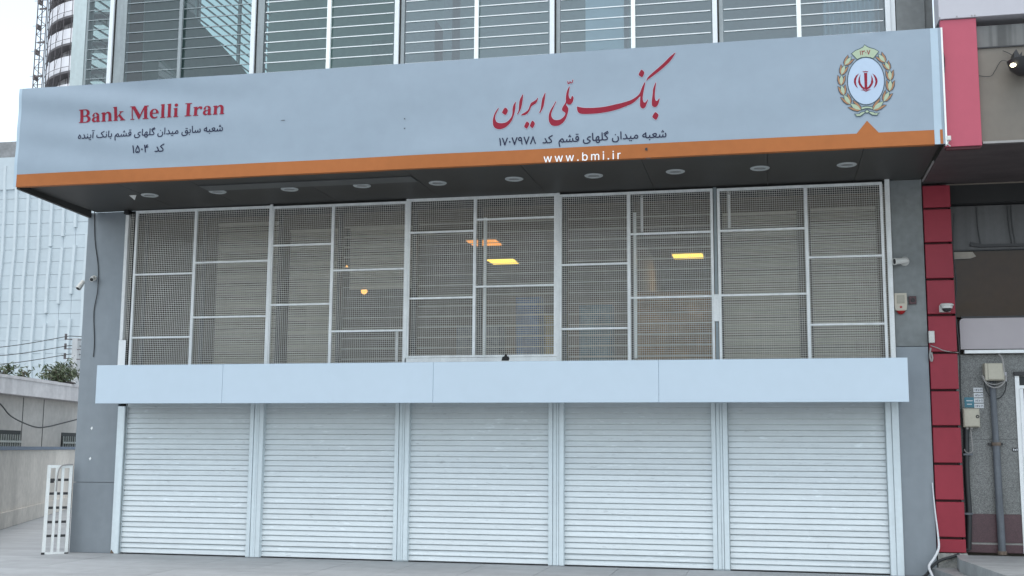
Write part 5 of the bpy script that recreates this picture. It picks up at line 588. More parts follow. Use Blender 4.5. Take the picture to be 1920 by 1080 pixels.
panes = [(-6.20, -5.835, G_up1), (-5.57, -4.69, G_up1), (-4.69, -3.62, G_up1), (-3.42, -2.44, G_up1), (-2.44, -1.50, G_up1), (-1.35, -.33, G_up2), (-.33, .66, G_up2), (.80, 1.78, G_up2),
         (1.78, 2.79, G_up2), (2.93, 3.88, G_up2), (3.88, 4.92, G_up2)]
for a, b, gm in panes:
    wn = part(MB().add([(a, YU, ZU0), (b, YU, ZU0), (b, YU, ZU1), (a, YU, ZU1)], [(0, 1, 2, 3)]), 'upper_window', gm)
    bm = B(a + .015, b - .015, YU - .016, YU - .004, 0, .0125)
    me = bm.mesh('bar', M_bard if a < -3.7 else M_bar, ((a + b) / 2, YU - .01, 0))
    z = 6.24 + (0.085 if a < -5.9 else 0.0)
    while z < 8.7:
        link(me, 'bar', ((a + b) / 2, YU - .01, z), wn)
        z += 0.148
# glazed flank on the left with its own bars, in front of the bright sky
fl = part(MB().add([(-6.43, -.68, 6.2), (-6.43, 8.9, 6.2), (-6.43, 8.9, 12.8), (-6.43, -.68, 12.8)], [(0, 1, 2, 3)]), 'side_glazing', G_side)
for y in (0.9, 2.6, 4.3, 6.0, 7.5):
    part(B(-6.40, -6.35, y, y + .06, 6.2, 12.8), 'side_post', M_mullg, fl)
z = 6.26
while z < 12.7:
    part(B(-6.41, -6.385, -.65, 8.9, z, z + .022), 'bar', M_mullg, fl)
    z += .148
# stair flight and piers standing inside the flank glazing
def flank(pts, x, th, name, mt):
    P_ = [at(px, py, X=x) for px, py in pts]
    part(MB().prism(P_, (-th, 0, 0)), name, mt)
flank([(240, -60), (272, -60), (266, 165), (232, 165)], -6.24, .08, 'inner_pier', M_plaster)
flank([(274, -60), (318, -60), (340, 4), (458, 131), (480, 160), (352, 160), (298, 107), (296, 165), (268, 165)], -6.26, .07, 'stair_flight', M_plasterd)
# column, wardrobes and a curtain in the room
part(B(1.10, 1.62, -.62, -.1, 6.17, 12.84), 'inner_column', pbr('white_column', (0.80, 0.86, 0.88), .6, .03, 1.))
for x0, x1, h in ((-3.0, -2.6, 8.3), (-2.5, -1.9, 8.6), (-1.75, -1.6, 9.3), (-1.2, -.6, 7.4), (-.3, .5, 7.1), (2.0, 2.5, 7.3), (3.1, 3.6, 7.2)):
    part(B(x0, x1, 2.4, 2.9, 6.17, h), 'wardrobe', pbr('wardrobe_panel', (0.30, 0.33, 0.33), .6, .12, 2.))
cu = MB()
n = 40
for i in range(n):
    a, b = i / n, (i + 1) / n
    xa, xb = 4.2 + .7 * a, 4.2 + .7 * b
    ya, yb = -.55 + .05 * math.sin(a * 40), -.55 + .05 * math.sin(b * 40)
    cu.add([(xa, ya, 6.2), (xb, yb, 6.2), (xb, yb, 9.4), (xa, ya, 9.4)], [(0, 1, 2, 3)])
tag(cu.build('curtain', pbr('curtain_cloth', (0.55, 0.62, 0.64), .8, .05, 2.), None, True), 'pale gathered curtain inside the upper floor window at its right end', 'curtain')

# ---------------------------------------------------------------- roller shutters
NS = 30
SP = (2.20 - GZ) / NS
prof = [(0.014, 1.05), (0.014, 0.90), (-0.003, 0.865), (-0.0085, 0.55), (-0.0145, 0.28), (-0.0185, 0.13), (-0.0195, 0.06), (-0.016, 0.0), (0.014, 0.0)]
sm = MB()
hw = 0.99
for y, h in prof:
    sm.v += [(-hw, y, h * SP), (hw, y, h * SP)]
for i in range(len(prof) - 1):
    sm.f.append((2 * i, 2 * i + 2, 2 * i + 3, 2 * i + 1))
slat_mes = [sm.mesh('slat', pbr('shutter_paint_%d' % q, tuple(v * f for v in (0.65, 0.70, 0.715)), 0.42, 0.035, 1.2, streak=(0.05, (1.2, 1.0, 14.0)), spots=(0.16, (5.0, 1.0, 26.0), .64)), None, True) for q, f in enumerate((1.05, 1.02, 1.04, 1.0, 1.07))]
sh_lab = ['white slatted roller shutter beside the left grey pier', 'white roller shutter second from the left grey pier', 'white roller shutter in the middle of the five, below the fascia joint',
          'white roller shutter second from the right grey pier', 'white roller shutter beside the right grey pier, dented near its foot']
edges = [(-5.80, -3.825), (-3.615, -1.665), (-1.455, 0.495), (0.705, 2.655), (2.865, 4.835)]
for (a, b), lb in zip(edges, sh_lab):
    c = (a + b) / 2
    t = thing('roller_shutter', (c, 0.02, GZ), lb, 'shutter', 'closed white roller shutters')
    for k in range(NS):
        o = link(random.choice(slat_mes), 'slat', (c + random.uniform(-.002, .002), 0.055 + random.uniform(-.0015, .0015) + (0.006 if k < 2 else 0), GZ + 0.012 + k * SP), t)
        if k < 6 and 'dented' in lb and random.random() < .7:
            o.rotation_euler = (random.uniform(-.05, .05), 0, random.uniform(-.002, .002))
    B(c - .985, c + .985, 0.035, 0.07, GZ + .001, GZ + .0115).build('foot_gap_strip', M_black, t)  # black strip stands for the dark gap at the shutter's foot
    for s in (-1, 1):
        B(c + s * .982 - .004, c + s * .982 + .004, -0.004, 0.012, GZ, 2.25).build('guide_lip', M_mullg, t)

# ---------------------------------------------------------------- fascia over the shutters
fx = [-5.845] + [at(q, 715, Y=-.75).x for q in (417, 812, 1235)] + [5.053]
fa = thing('fascia', (-0.5, -0.25, 2.106), 'long glossy white fascia box running above the roller shutters', 'fascia')
for a, b in zip(fx[:-1], fx[1:]):
    B(a + .001, b - .001, -.75, -.71, 2.096, 2.633, .004).build('fascia_panel', M_fascia, fa)
B(-5.83, 5.04, -.705, -.012, 2.585, 2.62).build('top_flashing', M_fascia, fa)
B(-5.83, 5.04, -.705, -.45, 2.106, 2.12).build('underside', M_mullg, fa)
B(-5.84, -5.805, -.705, -.012, 2.125, 2.58).build('end_cap', M_fascia, fa)
B(5.012, 5.047, -.705, -.012, 2.125, 2.58).build('end_cap', M_fascia, fa)

# ---------------------------------------------------------------- mesh screens
PITCH_W, WW = 0.0285, 0.0021
scr_lab = ['wire mesh screen beside the left grey pier, two columns in white frames', 'wire mesh screen left of the tall middle one',
           'tall wire mesh screen in the middle with a sooty mark on its sill', 'wire mesh screen right of the tall middle one, brown shelves behind it', 'wire mesh screen beside the right grey pier, pale blinds behind it']
# per bay: top z left/right, bottom, rails of each column (z), extra
def zat(px, py):
    return at(px, py, Y=YS).z
rails = [
    ([zat(300, 514), zat(300, 632.5)], [zat(430, 491), zat(430, 594)]),
    ([zat(565, 459), zat(565, 571)], [zat(695, 505.5), zat(695, 620.5)]),
    ([zat(830, 435), zat(830, 558.5)], [zat(965, 409.5), zat(965, 536)]),
    ([zat(1115, 495.5), zat(1115, 616)], [zat(1260, 437), zat(1260, 557)]),
    ([zat(1430, 430.5), zat(1430, 552.5)], [zat(1585, 481), zat(1585, 608)]),
]
ztop = [4.982, 4.968, 4.995, 4.972, 4.968]
zbot = [2.62, 2.62, 2.745, 2.62, 2.62]
for i, (l, m_, r) in enumerate(bay):
    zt, zb = ztop[i], zbot[i]
    t = thing('mesh_screen', ((l + r) / 2, YS, 2.62), scr_lab[i], 'security screen', 'wire mesh window screens')
    fw = 0.046 if i == 2 else 0.034
    for x in (l, r):
        B(x - fw / 2, x + fw / 2, YS - .02, YS + .012, zb, zt).build('stile', M_frame, t)
    B(m_ - .021, m_ + .021, YS - .018, YS + .012, zb + .002, zt - .036).build('stile', M_frame, t)
    B(l + fw / 2, r - fw / 2, YS - .02, YS + .012, zt - .034, zt).build('rail', M_frame, t)
    if i == 2:
        B(l + fw / 2, r - fw / 2, YS - .02, YS + .012, zb, zb + .03).build('rail', M_frame, t)
        B(l - .02, r + .02, YS - .03, YS + .012, 2.655, zb - .006).build('sill', M_frame, t)
        p = at(947, 672, Y=YS - .032)
        MB().prism([(p.x - .05, YS - .031, p.z - .03), (p.x + .05, YS - .031, p.z - .032), (p.x + .062, YS - .031, p.z - .005), (p.x + .05, YS - .031, p.z + .025), (p.x + .03, YS - .031, p.z + .03), (p.x + .022, YS - .031, p.z + .055), (p.x + .0, YS - .031, p.z + .06), (p.x - .01, YS - .031, p.z + .03), (p.x - .04, YS - .031, p.z + .02)], (0, -.002, 0)).build('soot_mark', M_black, t)
    for (xa, xb), rz in (((l + fw / 2, m_ - .021), rails[i][0]), ((m_ + .021, r - fw / 2), rails[i][1])):
        for z in rz:
            B(xa, xb, YS - .016, YS + .010, z - .013, z + .013).build('cross_rail', M_frame, t)
    wm = MB()
    x = l + .02
    while x < r:
        j = random.uniform(-.0012, .0012)
        wm.box(x + j - WW, x + j + WW, YS + .0165, YS + .0195, zb, zt - .01)
        x += PITCH_W
    z = zb + .02
    while z < zt - .03:
        j = random.uniform(-.001, .001)
        wm.box(l, r, YS + .0125, YS + .0160, z + j - WW, z + j + WW)
        z += PITCH_W
    wm.build('wire_mesh', M_wire, t, kind='stuff')
# posts between and beside the screens, with perforated returns
part(B(-5.925, -5.875, -.075, -.004, 2.66, 4.93, .003), 'screen_post', M_frame)
part(B(4.93, 4.99, -.075, -.004, 2.66, 5.07, .003), 'screen_post', M_frame)
part(B(-5.925, -5.81, -.085, -.078, 2.66, 3.05), 'post_cover', M_white)
for x in (-3.587, -1.524, 0.634):
    part(B(x - .018, x + .018, -.09, -.055, 2.66, 4.996), 'screen_post', M_frame)
part(B(2.735, 2.775, -.05, -.02, 2.66, 4.996), 'screen_post', M_bard)
p = at(1346, 577, Y=-.08)
part(B(2.715, 2.79, -.09, -.06, p.z - .18, p.z + .18, .004), 'lock_plate', M_frame)
rw = MB()
z = 2.7
while z < 4.9:
    rw.box(-5.87, -5.80, -.035, -.032, z, z + .005)
    rw.box(4.90, 4.93, -.035, -.032, z, z + .005)
    z += .0285
for x in (-5.865, -5.84, -5.815, 4.905, 4.925):
    rw.box(x, x + .005, -.039, -.036, 2.66, 4.95)
part(rw, 'mesh_return', M_wire, kind='stuff')
part(B(-5.87, -5.80, 0.0, 0.02, 2.66, 4.9), 'dark_return', M_black)
part(B(-5.9, 4.95, -.002, .012, 4.975, 4.998), 'head_gap', M_black)  # black strip painted in for the dark opening above the screens
p = at(247, 377, Y=-.08)
tag(MB().box(-5.935, -5.865, -.115, -.004, 4.935, 4.997).tube([(-5.90, -.115, 4.965), (-5.90, -.13, 4.965)], .02, 10).build('sensor_box', M_blackp), 'small black sensor box on top of the left screen post', 'sensor')
p = at(250, 367, Z=4.998)
tag(MB().prism([(p.x - .05, p.y - .03, 4.999), (p.x + .06, p.y - .03, 4.999), (p.x + .01, p.y + .02, 4.94)], (0, .01, 0)).build('bracket', M_camw), 'small pale triangular bracket under the soffit beside the leftmost downlight', 'bracket')

# ---------------------------------------------------------------- lights: soffit downlights, room lights
ords = ['leftmost', 'second from left', 'third from left', 'fourth from left', 'fifth from left', 'fifth from right', 'fourth from right', 'third from right', 'second from right', 'rightmost']
dl0 = None
for i in range(10):
    x = -5.02 + i * 1.047
    lb = 'round unlit downlight in the grey soffit, %s of the row' % ords[i]
    if dl0 is None:
        dl0 = thing('downlight', (x, -0.99, 5.0), lb, 'downlight', 'round downlights in the canopy soffit')
        MB().lathe([(.072, -.002), (.075, -.014), (.105, -.016), (.118, -.008), (.12, -.001)], (x, -.99, 5.0), n=28).build('rim', M_rim, dl0, True)
        MB().lathe([(.001, -.004), (.06, -.003), (.0715, -.001)], (x, -.99, 5.0), n=24).build('lens', pbr('frosted_lens', (.20, .205, .205), .35, .05, 5.), dl0, True)
    else:
        copy_tree(dl0, (i * 1.047, random.uniform(-.04, .04), 0), lb)
for (pxs, lb, em) in (((880, 936, 457), 'orange lit ceiling light behind the tall middle mesh screen', L_ora), ((918, 968, 492), 'yellow lit ceiling light below the orange one in the middle window', L_yel),
                      ((1262, 1318, 482), 'yellow lit ceiling light above the brown shelves', L_yel)):
    a, b = at(pxs[0], pxs[2], Z=ZC - .05), at(pxs[1], pxs[2], Z=ZC - .05)
    t = thing('ceiling_light', ((a.x + b.x) / 2, (a.y + b.y) / 2, ZC - .05), lb, 'ceiling light', 'lit ceiling lights in the room')
    B(a.x - .02, b.x + .02, a.y - .2, a.y + .32, ZC - .03, ZC - .001).build('housing', M_white, t)
    B(a.x, b.x, a.y - .18, a.y + .06, ZC - .045, ZC - .031).build('diffuser', em, t)
    B(a.x, b.x, a.y + .16, a.y + .28, ZC - .045, ZC - .031).build('diffuser', em, t)
    la = bpy.data.lights.new('tube_light', 'AREA')                   # the light these lit tubes give
    la.shape, la.size, la.size_y, la.energy, la.color = 'RECTANGLE', b.x - a.x, .4, 4.5, (1.0, .74, .42)
    lo_ = bpy.data.objects.new('tube_light', la)
    COL.objects.link(lo_)
    lo_.parent = t
    lo_.location = (0, .05, -.02)
for px, py, r, lb in ((683, 546, .05, 'small warm glowing bulb in the fourth window column'), (650, 500, .018, 'tiny warm light left of the glowing bulb')):
    p = at(px, py, Y=0.9)
    t = thing('bulb', p, lb, 'bulb')
    MB().lathe([(.001, -r), (r * .7, -r * .7), (r, 0), (r * .7, r * .7), (r * .35, r * 1.2), (.001, r * 1.25)], p, n=14).build('glass_bulb', L_bulb, t, True)
    MB().tube([(p.x, p.y, p.z + r * 1.2), (p.x, p.y, ZC)], .006, 6).build('flex', M_blackp, t)

# ---------------------------------------------------------------- the banner sign
YB = -2.0
SX0, SX1, SZ0, SZ1 = -6.465, 5.415, 4.948, 6.312


def wrinkle(x, z):
    """Depth of the stretched vinyl: soft tension folds, deeper near the ends and the lower hem."""
    u = max((z - SZ0) / (SZ1 - SZ0), 0.0)
    e = math.exp(-((x + 5.2) / 1.6) ** 2)
    d = 0.0045 * math.sin(2.1 * x + 3.0 * z) * math.sin(1.3 * x + .4) + 0.003 * math.sin(7 * z - .9 * x)
    d += e * (0.016 * math.sin(13 * (z + .16 * x)) * (u ** .7)) + 0.007 * math.exp(-((u - .14) / .1) ** 2) * math.sin(1.7 * x + 1.5 * math.sin(.9 * x))
    d += 0.006 * math.exp(-((x - 4.75) / .35) ** 2 - ((u - .97) / .05) ** 2) * math.sin(60 * (z + .25 * x))
    return d


def sheet(x0, x1, z0, z1, nx, nz, off, zf=None):
    m = MB()
    for i in range(nx + 1):
        x = x0 + (x1 - x0) * i / nx
        for j in range(nz + 1):
            z = z0 + (z1 - z0) * j / nz
            m.v.append((x, YB + wrinkle(x, z) - off, z))
    for i in range(nx):
        for j in range(nz):
            k = i * (nz + 1) + j
            m.f.append((k, k + nz + 1, k + nz + 2, k + 1))
    return m


def fill(contours_sets, off):
    """Flat print: each set of closed outlines (outer and holes, x and z) is filled and laid on the vinyl."""
    m = MB()
    for gi, cs in enumerate(contours_sets):
        cu = bpy.data.curves.new('outline', 'CURVE')
        cu.dimensions = '2D'
        cu.fill_mode = 'BOTH'
        for c in cs:
            s = cu.splines.new('POLY')
            s.points.add(len(c) - 1)
            s.use_cyclic_u = True
            for p, (x, z) in zip(s.points, c):
                p.co = (x, z, 0, 1)
        o = bpy.data.objects.new('outline', cu)
        me = bpy.data.meshes.new_from_object(o)
        bm_ = bmesh.new()
        bm_.from_mesh(me)
        for _ in range(3):                                           # short edges, so the print follows the folds
            lg = [e for e in bm_.edges if e.calc_length() > .05]
            if not lg:
                break
            bmesh.ops.subdivide_edges(bm_, edges=lg, cuts=1)
            bmesh.ops.triangulate(bm_, faces=[f for f in bm_.faces if len(f.verts) > 3])
        bm_.to_mesh(me)
        bm_.free()
        k = off + 0.00025 * (gi % 3)
        m.add([(v.co.x, YB + wrinkle(v.co.x, v.co.y) - k, v.co.y) for v in me.vertices], [tuple(p.vertices) for p in me.polygons])
        bpy.data.objects.remove(o)
        bpy.data.curves.remove(cu)
        bpy.data.meshes.remove(me)
    m.f = [q for q in m.f if len(q) > 2]
    fixed = []
    for q in m.f:                                                    # face the street
        a, b, c = (Vector(m.v[q[i]]) for i in range(3))
        fixed.append(q if (b - a).cross(c - a).y < 0 else tuple(reversed(q)))
    m.f = fixed
    return m


def parse(key):
    return [[[tuple(int(v) / 2000 for v in p.split(',')) for p in c.split(' ')] for c in gset.split(';')] for gset in PRINT[key].split('|')]


def rounded(c, k=3):
    n = len(c)
    out = []
    for i in range(n):
        p0, p1, p2, p3 = (Vector(c[(i + q) % n]) for q in (-1, 0, 1, 2))
        for j in range(k):
            u = j / k
            q = 0.5 * ((2 * p1) + (p2 - p0) * u + (2 * p0 - 5 * p1 + 4 * p2 - p3) * u * u + (3 * p1 - p0 - 3 * p2 + p3) * u ** 3)
            out.append((q.x, q.y))
    return out


def grow(c, d):
    n = len(c)
    ar = sum(c[i][0] * c[(i + 1) % n][1] - c[(i + 1) % n][0] * c[i][1] for i in range(n))
    sgn = 1 if ar > 0 else -1
    out = []
    for i in range(n):
        a, b, e = Vector(c[i - 1]), Vector(c[i]), Vector(c[(i + 1) % n])
        t = ((e - b).normalized() + (b - a).normalized())
        if t.length < 1e-5:
            t = e - b
        t.normalize()
        out.append((b.x + t.y * d * sgn, b.y - t.x * d * sgn))
    return out


sign = thing('banner_sign', (-0.52, YB, SZ0), 'long pale blue vinyl banner sign with red lettering and an orange stripe', 'sign')
face = sheet(SX0 + .045, 5.30, SZ0, SZ1, 190, 26, 0).build('banner_face', M_banner, sign, True)
sheet(SX0, SX0 + .044, SZ0, SZ1, 2, 26, 0).build('banner_margin', M_margin, sign, True)
sheet(5.301, 5.385, SZ0, SZ1, 4, 26, 0).build('banner_margin', M_margin, sign, True)
sheet(5.386, SX1, SZ0, SZ1, 2, 26, 0).build('banner_margin', M_banner, sign, True)
B(SX1 + .001, SX1 + .02, YB - .006, YB + .06, SZ0 - .01, SZ1).build('edge_trim', M_white, sign)
B(SX0, SX1, YB + .03, YB + .06, SZ0 + .01, SZ1 - .01).build('back_frame', M_clad, sign)
B(SX0, SX1, YB + .012, YB + .20, SZ1 - .006, SZ1 - .001).build('top_fold', M_banner, sign)
hem = sheet(SX0 + .045, 5.30, SZ0, 5.116, 190, 5, .004)
nz = 6
for i in range(190):                                                 # the hem turns under the lower edge
    a, b = hem.v[i * nz], hem.v[(i + 1) * nz]
    wa, wb = .028 + .012 * math.sin(a[0] * 5) * math.sin(a[0] * 1.7), .028 + .012 * math.sin(b[0] * 5) * math.sin(b[0] * 1.7)
    hem.add([a, b, (b[0], b[1] + wb + .03, b[2] - .004), (a[0], a[1] + wa + .03, a[2] - .004)], [(0, 3, 2, 1)])
hem.build('orange_stripe', M_orange, sign, True)
sheet(5.362, 5.392, SZ0 + .002, 5.118, 1, 5, .004).build('orange_stripe', M_orange, sign)
fill([[[(4.452, 5.113), (4.574, 5.262), (4.700, 5.113)]]], .0045).build('orange_peak', M_orange, sign)
cal = [[rounded(c) for c in gs] for gs in parse('calligraphy')]
fill([[grow(c, .006) for c in gs] for gs in cal], .003).build('lettering_outline', M_halo, sign)
fill(cal, .005).build('calligraphy', M_redink, sign)
lat = parse('latin')
li = 0
for cnt in LATIN_COUNTS:
    fill(lat[li:li + cnt], .005).build('latin_letter', M_redink, sign)
    li += cnt
for k in ('l1', 'l2', 'r1'):
    fill(parse(k), .005).build('branch_lettering', M_navy, sign, kind='stuff')
fill(parse('web'), .0075).build('web_address', M_webink, sign, kind='stuff')
# emblem
ex, ez, rx, rz = 4.577, 5.733, .2086, .2861
ell = [(ex + rx * math.cos(2 * math.pi * i / 48), ez + rz * math.sin(2 * math.pi * i / 48)) for i in range(48)]
fill([[ell, grow(ell, -.009)]], .005).build('emblem_ring', M_teal, sign)
fill([[grow(ell, -.006)]], .0035).build('emblem_oval', M_oval, sign)
bd = parse('badge')[0][0]
fill([[grow(bd, .006)]], .0062).build('badge_outline', M_teal, sign)
fill([[grow(bd, -.003)]], .0078).build('badge', M_green, sign)
fill(parse('e1'), .0096).build('badge_numerals', M_redink, sign)
fill(parse('emblem_red'), .0055).build('emblem_device', M_redink, sign)
for (b, t) in LEAVES:
    b, t = Vector(b), Vector(t)
    d = t - b
    L_ = d.length
    d.normalize()
    n_ = Vector((-d.y, d.x))
    q = lambda u, v: tuple(b + d * (u * L_) + n_ * (v * L_))
    left = [q(0, 0), q(.18, .22), q(.5, .33), q(.98, .36), q(.84, .24), q(.55, .17), q(.25, .12)]
    right = [(q(*uv)) for uv in ((0, 0), (.25, -.12), (.55, -.17), (.84, -.24), (.98, -.36), (.5, -.33), (.18, -.22))]
    mid = [q(0, 0), q(.35, .15), (q(.65, .16)), q(1.02, 0), q(.65, -.16), q(.35, -.15)]
    fill([[grow(left, .009)]], .005).build('petal_outline', M_teal, sign)
    fill([[grow(right, .009)]], .00525).build('petal_outline', M_teal, sign)
    fill([[grow(mid, .008)]], .0055).build('petal_outline', M_teal, sign)
    fill([[left]], .0066).build('petal', M_tulip, sign)
    fill([[right]], .0068).build('petal', M_tulip, sign)
    fill([[mid]], .0074).build('wreath_leaf', M_green, sign)
bw = parse('bow')
fill([[grow(c, .004) for c in gs] for gs in bw], .0082).build('bow_outline', M_teal, sign)
fill([[grow(c, -.006) for c in gs] for gs in bw], .0095).build('bow', M_green, sign)
# small tears
for px, py, a, b in ((531, 226, .03, .004), (759, 223, .008, .009), (759, 241, .008, .008), (1212, 280, .015, .02), (1215, 297, .03, .006)):
    p = at(px, py, Y=YB)
    fill([[[(p.x - a, p.z - b * .6), (p.x + a, p.z - b), (p.x + a * .8, p.z + b), (p.x - a * .9, p.z + b * .7)]]], .0085).build('tear', M_cab, sign)

# ---------------------------------------------------------------- neighbour on the right
nb = thing('shop_building', (7.5, 0, GZ), 'neighbouring shop front with red block pillar, bronze window and granite wall', 'building')


def npart(m, name, mat, parent=None, smooth=False, kind=None):
    return m.build(name, mat, parent or nb, smooth, kind)


zs = [4.93, 4.618, 4.166, 3.697, 3.238, 2.756, 2.284, 1.830, 1.366, 0.912, 0.456, 0.268]
for a, b in zip(zs[:-1], zs[1:]):
    npart(B(5.402, 5.735, -.02 + random.uniform(-.004, .004), .05, b + .003, a - .026, .006), 'cladding_block', M_red)
npart(B(5.408, 5.70, .052, .12, .268, 4.93), 'pillar_core', M_redd)
npart(B(5.402, 5.75, -.03, .12, GZ, .262), 'pillar_base', pbr('rough_render', (.30, .30, .28), .9, .25, 6., bump=.6, bscale=35))
YN = 0.22
npart(B(5.74, 9.5, YN, .5, .262, .36), 'plinth_stone', M_maroon)
npart(B(5.74, 9.5, YN + .012, .5, .361, .385), 'mortar_line', M_mortar)
npart(B(5.74, 9.5, YN, .5, .386, .735), 'plinth_stone', M_maroon)
npart(B(5.74, 9.5, YN + .004, .5, .737, 1.66), 'granite_panel', M_granite)
npart(B(5.74, 9.5, YN + .004, .5, 1.663, 2.735), 'granite_panel', M_granite)
npart(B(5.74, 9.5, .45, 8.0, GZ, 6.5), 'shop_body', M_taupe)
# lit-edge sign panel with rounded corners, white batten below it
sg = MB()
x0, x1, z0, z1, r = 5.805, 9.3, 2.80, 3.195, .05
out = [(x0, z0), (x1, z0), (x1, z1)] + [(x0 + r - r * math.cos(t * math.pi / 8 + 0), z1 - r + r * math.sin(t * math.pi / 8)) for t in (4, 3, 2, 1, 0)]
sg.prism([(x, YN - .06, z) for x, z in out], (0, .1, 0))
sgo = npart(sg, 'sign_panel', M_signg)
npart(B(x0 + .02, 9.3, YN - .063, YN + .02, z1 + .002, z1 + .025), 'sign_edge', M_blackp, sgo)
npart(B(5.845, 9.3, YN - .10, YN - .02, 2.745, 2.785), 'white_batten', M_white)
# bronze glazing in three lights
npart(B(5.76, 9.4, YN + .12, YN + .3, 3.225, 4.93), 'window_backing', M_black)
npart(MB().add([(5.77, YN + .06, 4.10), (9.4, YN + .06, 4.10), (9.4, YN + .06, 4.68), (5.77, YN + .06, 4.68)], [(0, 1, 2, 3)]), 'upper_pane', pbr('streaked_dark_sheet', (.075, .075, .077), .38, .12, 2., streak=(.35, (9., 3., .25))))  # dark sheet with vertical streaks in its colour
npart(MB().add([(5.77, YN + .055, 3.225), (9.4, YN + .055, 3.225), (9.4, YN + .055, 4.085), (5.77, YN + .055, 4.085)], [(0, 1, 2, 3)]), 'bronze_pane', G_brown)
npart(B(5.78, 9.4, YN + .10, YN + .118, 3.23, 4.085), 'window_film', pbr('brown_film', (.21, .15, .095), .5, .12, 1.2))
npart(B(5.77, 9.4, YN + .03, YN + .054, 4.086, 4.10), 'window_rail', M_blackp)
npart(MB().prism([(5.99, YN + .03, 4.15), (6.1, YN + .03, 4.13), (9, YN + .03, 4.12), (9, YN + .03, 4.15), (6.15, YN + .03, 4.165), (6.0, YN + .03, 4.20)], (0, .02, 0)), 'sagging_seal', M_blackp)
npart(MB().prism([(5.77, YN + .04, 4.075), (6.02, YN + .04, 4.07), (6.06, YN + .04, 4.01), (5.99, YN + .04, 3.985), (5.77, YN + .04, 3.98)], (0, .01, 0)), 'peeling_film', pbr('pale_film', (.30, .27, .23), .6, .1, 3.))
for x in (6.09, 6.47, 6.51):
    npart(MB().tube(smooth_path([(x, YN + .04, 4.66), (x + .005, YN + .04, 4.4), (x + .03, YN + .04, 4.17)]), .005, 5), 'window_cable', M_cab)
npart(B(5.738, 9.5, .13, .33, 4.69, 4.93), 'dark_gap', M_black)  # black box stands for the shade in the recess below the canopy
# canopy above: dark soffit, red and white panels, taupe recess
npart(B(5.41, 9.5, -1.88, .12, 4.945, 4.975), 'canopy_soffit', M_dsoff)
npart(B(5.43, 9.5, -1.84, -1.62, 4.98, 6.34), 'canopy_core', M_black)
npart(B(5.425, 5.815, -1.93, -1.85, 4.93, 6.425, .004), 'red_panel', M_pink)
npart(B(5.43, 5.80, -1.91, -1.86, 4.90, 4.928), 'red_panel_return', M_redd)
npart(B(5.412, 9.5, -1.95, -1.6, 6.432, 8.2, .004), 'white_panel', M_wpanel)
npart(B(5.82, 9.5, -1.87, -1.845, 4.985, 6.08), 'recess_sheet', M_taupe)
npart(B(5.82, 9.5, -1.885, -1.87, 6.075, 6.09), 'sheet_rail', M_blackp)
npart(B(5.82, 9.5, -1.865, -1.845, 6.095, 6.345), 'streaked_sheet', M_streak)
npart(B(5.83, 9.5, -1.90, -1.86, 4.955, 4.98), 'sheet_lip', M_cabg)
for px, py in ((1794, 32), (1828, 34), (1762, 36), (1822, 29)):
    p = at(px, py, Y=-1.952)
    npart(MB().lathe([(.001, .005), (.008, .004), (.009, 0)], (p.x, -1.951, max(p.z, 6.45)), (0, -1, 0), 8), 'rivet', M_cabg)
# door frame at the picture's right edge
dw = npart(B(6.44, 6.49, YN - .02, YN + .003, .262, 2.46), 'door_frame', M_white)
npart(B(6.49, 7.4, YN - .02, YN + .003, 2.30, 2.34), 'door_rail', M_white, dw)
npart(B(6.49, 7.4, YN - .006, YN + .002, 2.34, 2.45), 'transom_pane', M_dkwin, dw)
npart(B(6.49, 6.53, YN - .035, YN + .003, .262, 2.295), 'door_leaf', M_white, dw)
npart(B(6.53, 7.4, YN - .008, YN + .002, .262, 2.295), 'door_pane', M_dkwin, dw)
npart(B(6.43, 7.4, YN - .05, YN + .003, 2.465, 2.51), 'lintel_strip', M_blackp)

# lamp in the recess
p = at(1908, 108, Y=-2.15)
t = thing('dome_lamp', (p.x, -2.1, p.z), 'black dome lamp with a lit bulb on the taupe sheet', 'lamp')
MB().lathe([(.20, -.05), (.17, -.14), (.10, -.20), (.001, -.22)], (p.x + .10, -2.08, p.z + .03), n=20).lathe([(.001, -.03), (.19, -.045), (.20, -.05)], (p.x + .10, -2.08, p.z + .03), n=20).build('shade', M_blackp, t, True)
MB().prism([(p.x - .02, -2.06, p.z), (p.x + .06, -2.06, p.z), (p.x + .07, -2.06, p.z + .10), (p.x + .04, -2.06, p.z + .06), (p.x + .01, -2.06, p.z + .13), (p.x - .015, -2.06, p.z + .10)], (0, .17, 0)).build('bracket', M_blackp, t)
q = at(1900, 122, Y=-2.2)
MB().lathe([(.001, -.035), (.018, -.026), (.024, 0), (.014, .024), (.001, .03)], q, (1, 0, .15), 12).build('bulb', L_lamp, t, True)
tag(MB().tube(smooth_path([at(1880, 95, Y=-1.9), at(1892, 100, Y=-1.9), at(1905, 108, Y=-2.0)]), .004, 5).build('lamp_wire', M_cab), 'short wire curling down to the black dome lamp', 'wire')
tag(MB().tube(smooth_path([at(1835, 142, Y=-1.90), at(1857, 143, Y=-1.905), at(1866, 132, Y=-1.90), at(1878, 114, Y=-1.90), at(1897, 117, Y=-1.95)]), .004, 5).build('loose_wire', M_cab), 'thin loose wire bent across the taupe sheet', 'wire')
tag(MB().tube(smooth_path([at(1766, 92, Y=-1.96), at(1771, 112, Y=-1.965), at(1770, 138, Y=-1.96), at(1766, 160, Y=-1.94)]), .006, 5).build('sign_wire', M_cab), 'thin dark wire along the right edge of the banner', 'wire')
tag(MB().box(5.43, 5.475, -2.02, -1.96, 4.985, 5.035, .006).tube(smooth_path([(5.45, -2.0, 4.985), (5.44, -1.99, 4.95), (5.47, -1.97, 4.925)]), .006, 5).build('cable_clamp', M_camw), 'small white clamp with a wire at the lower right corner of the banner', 'clamp')

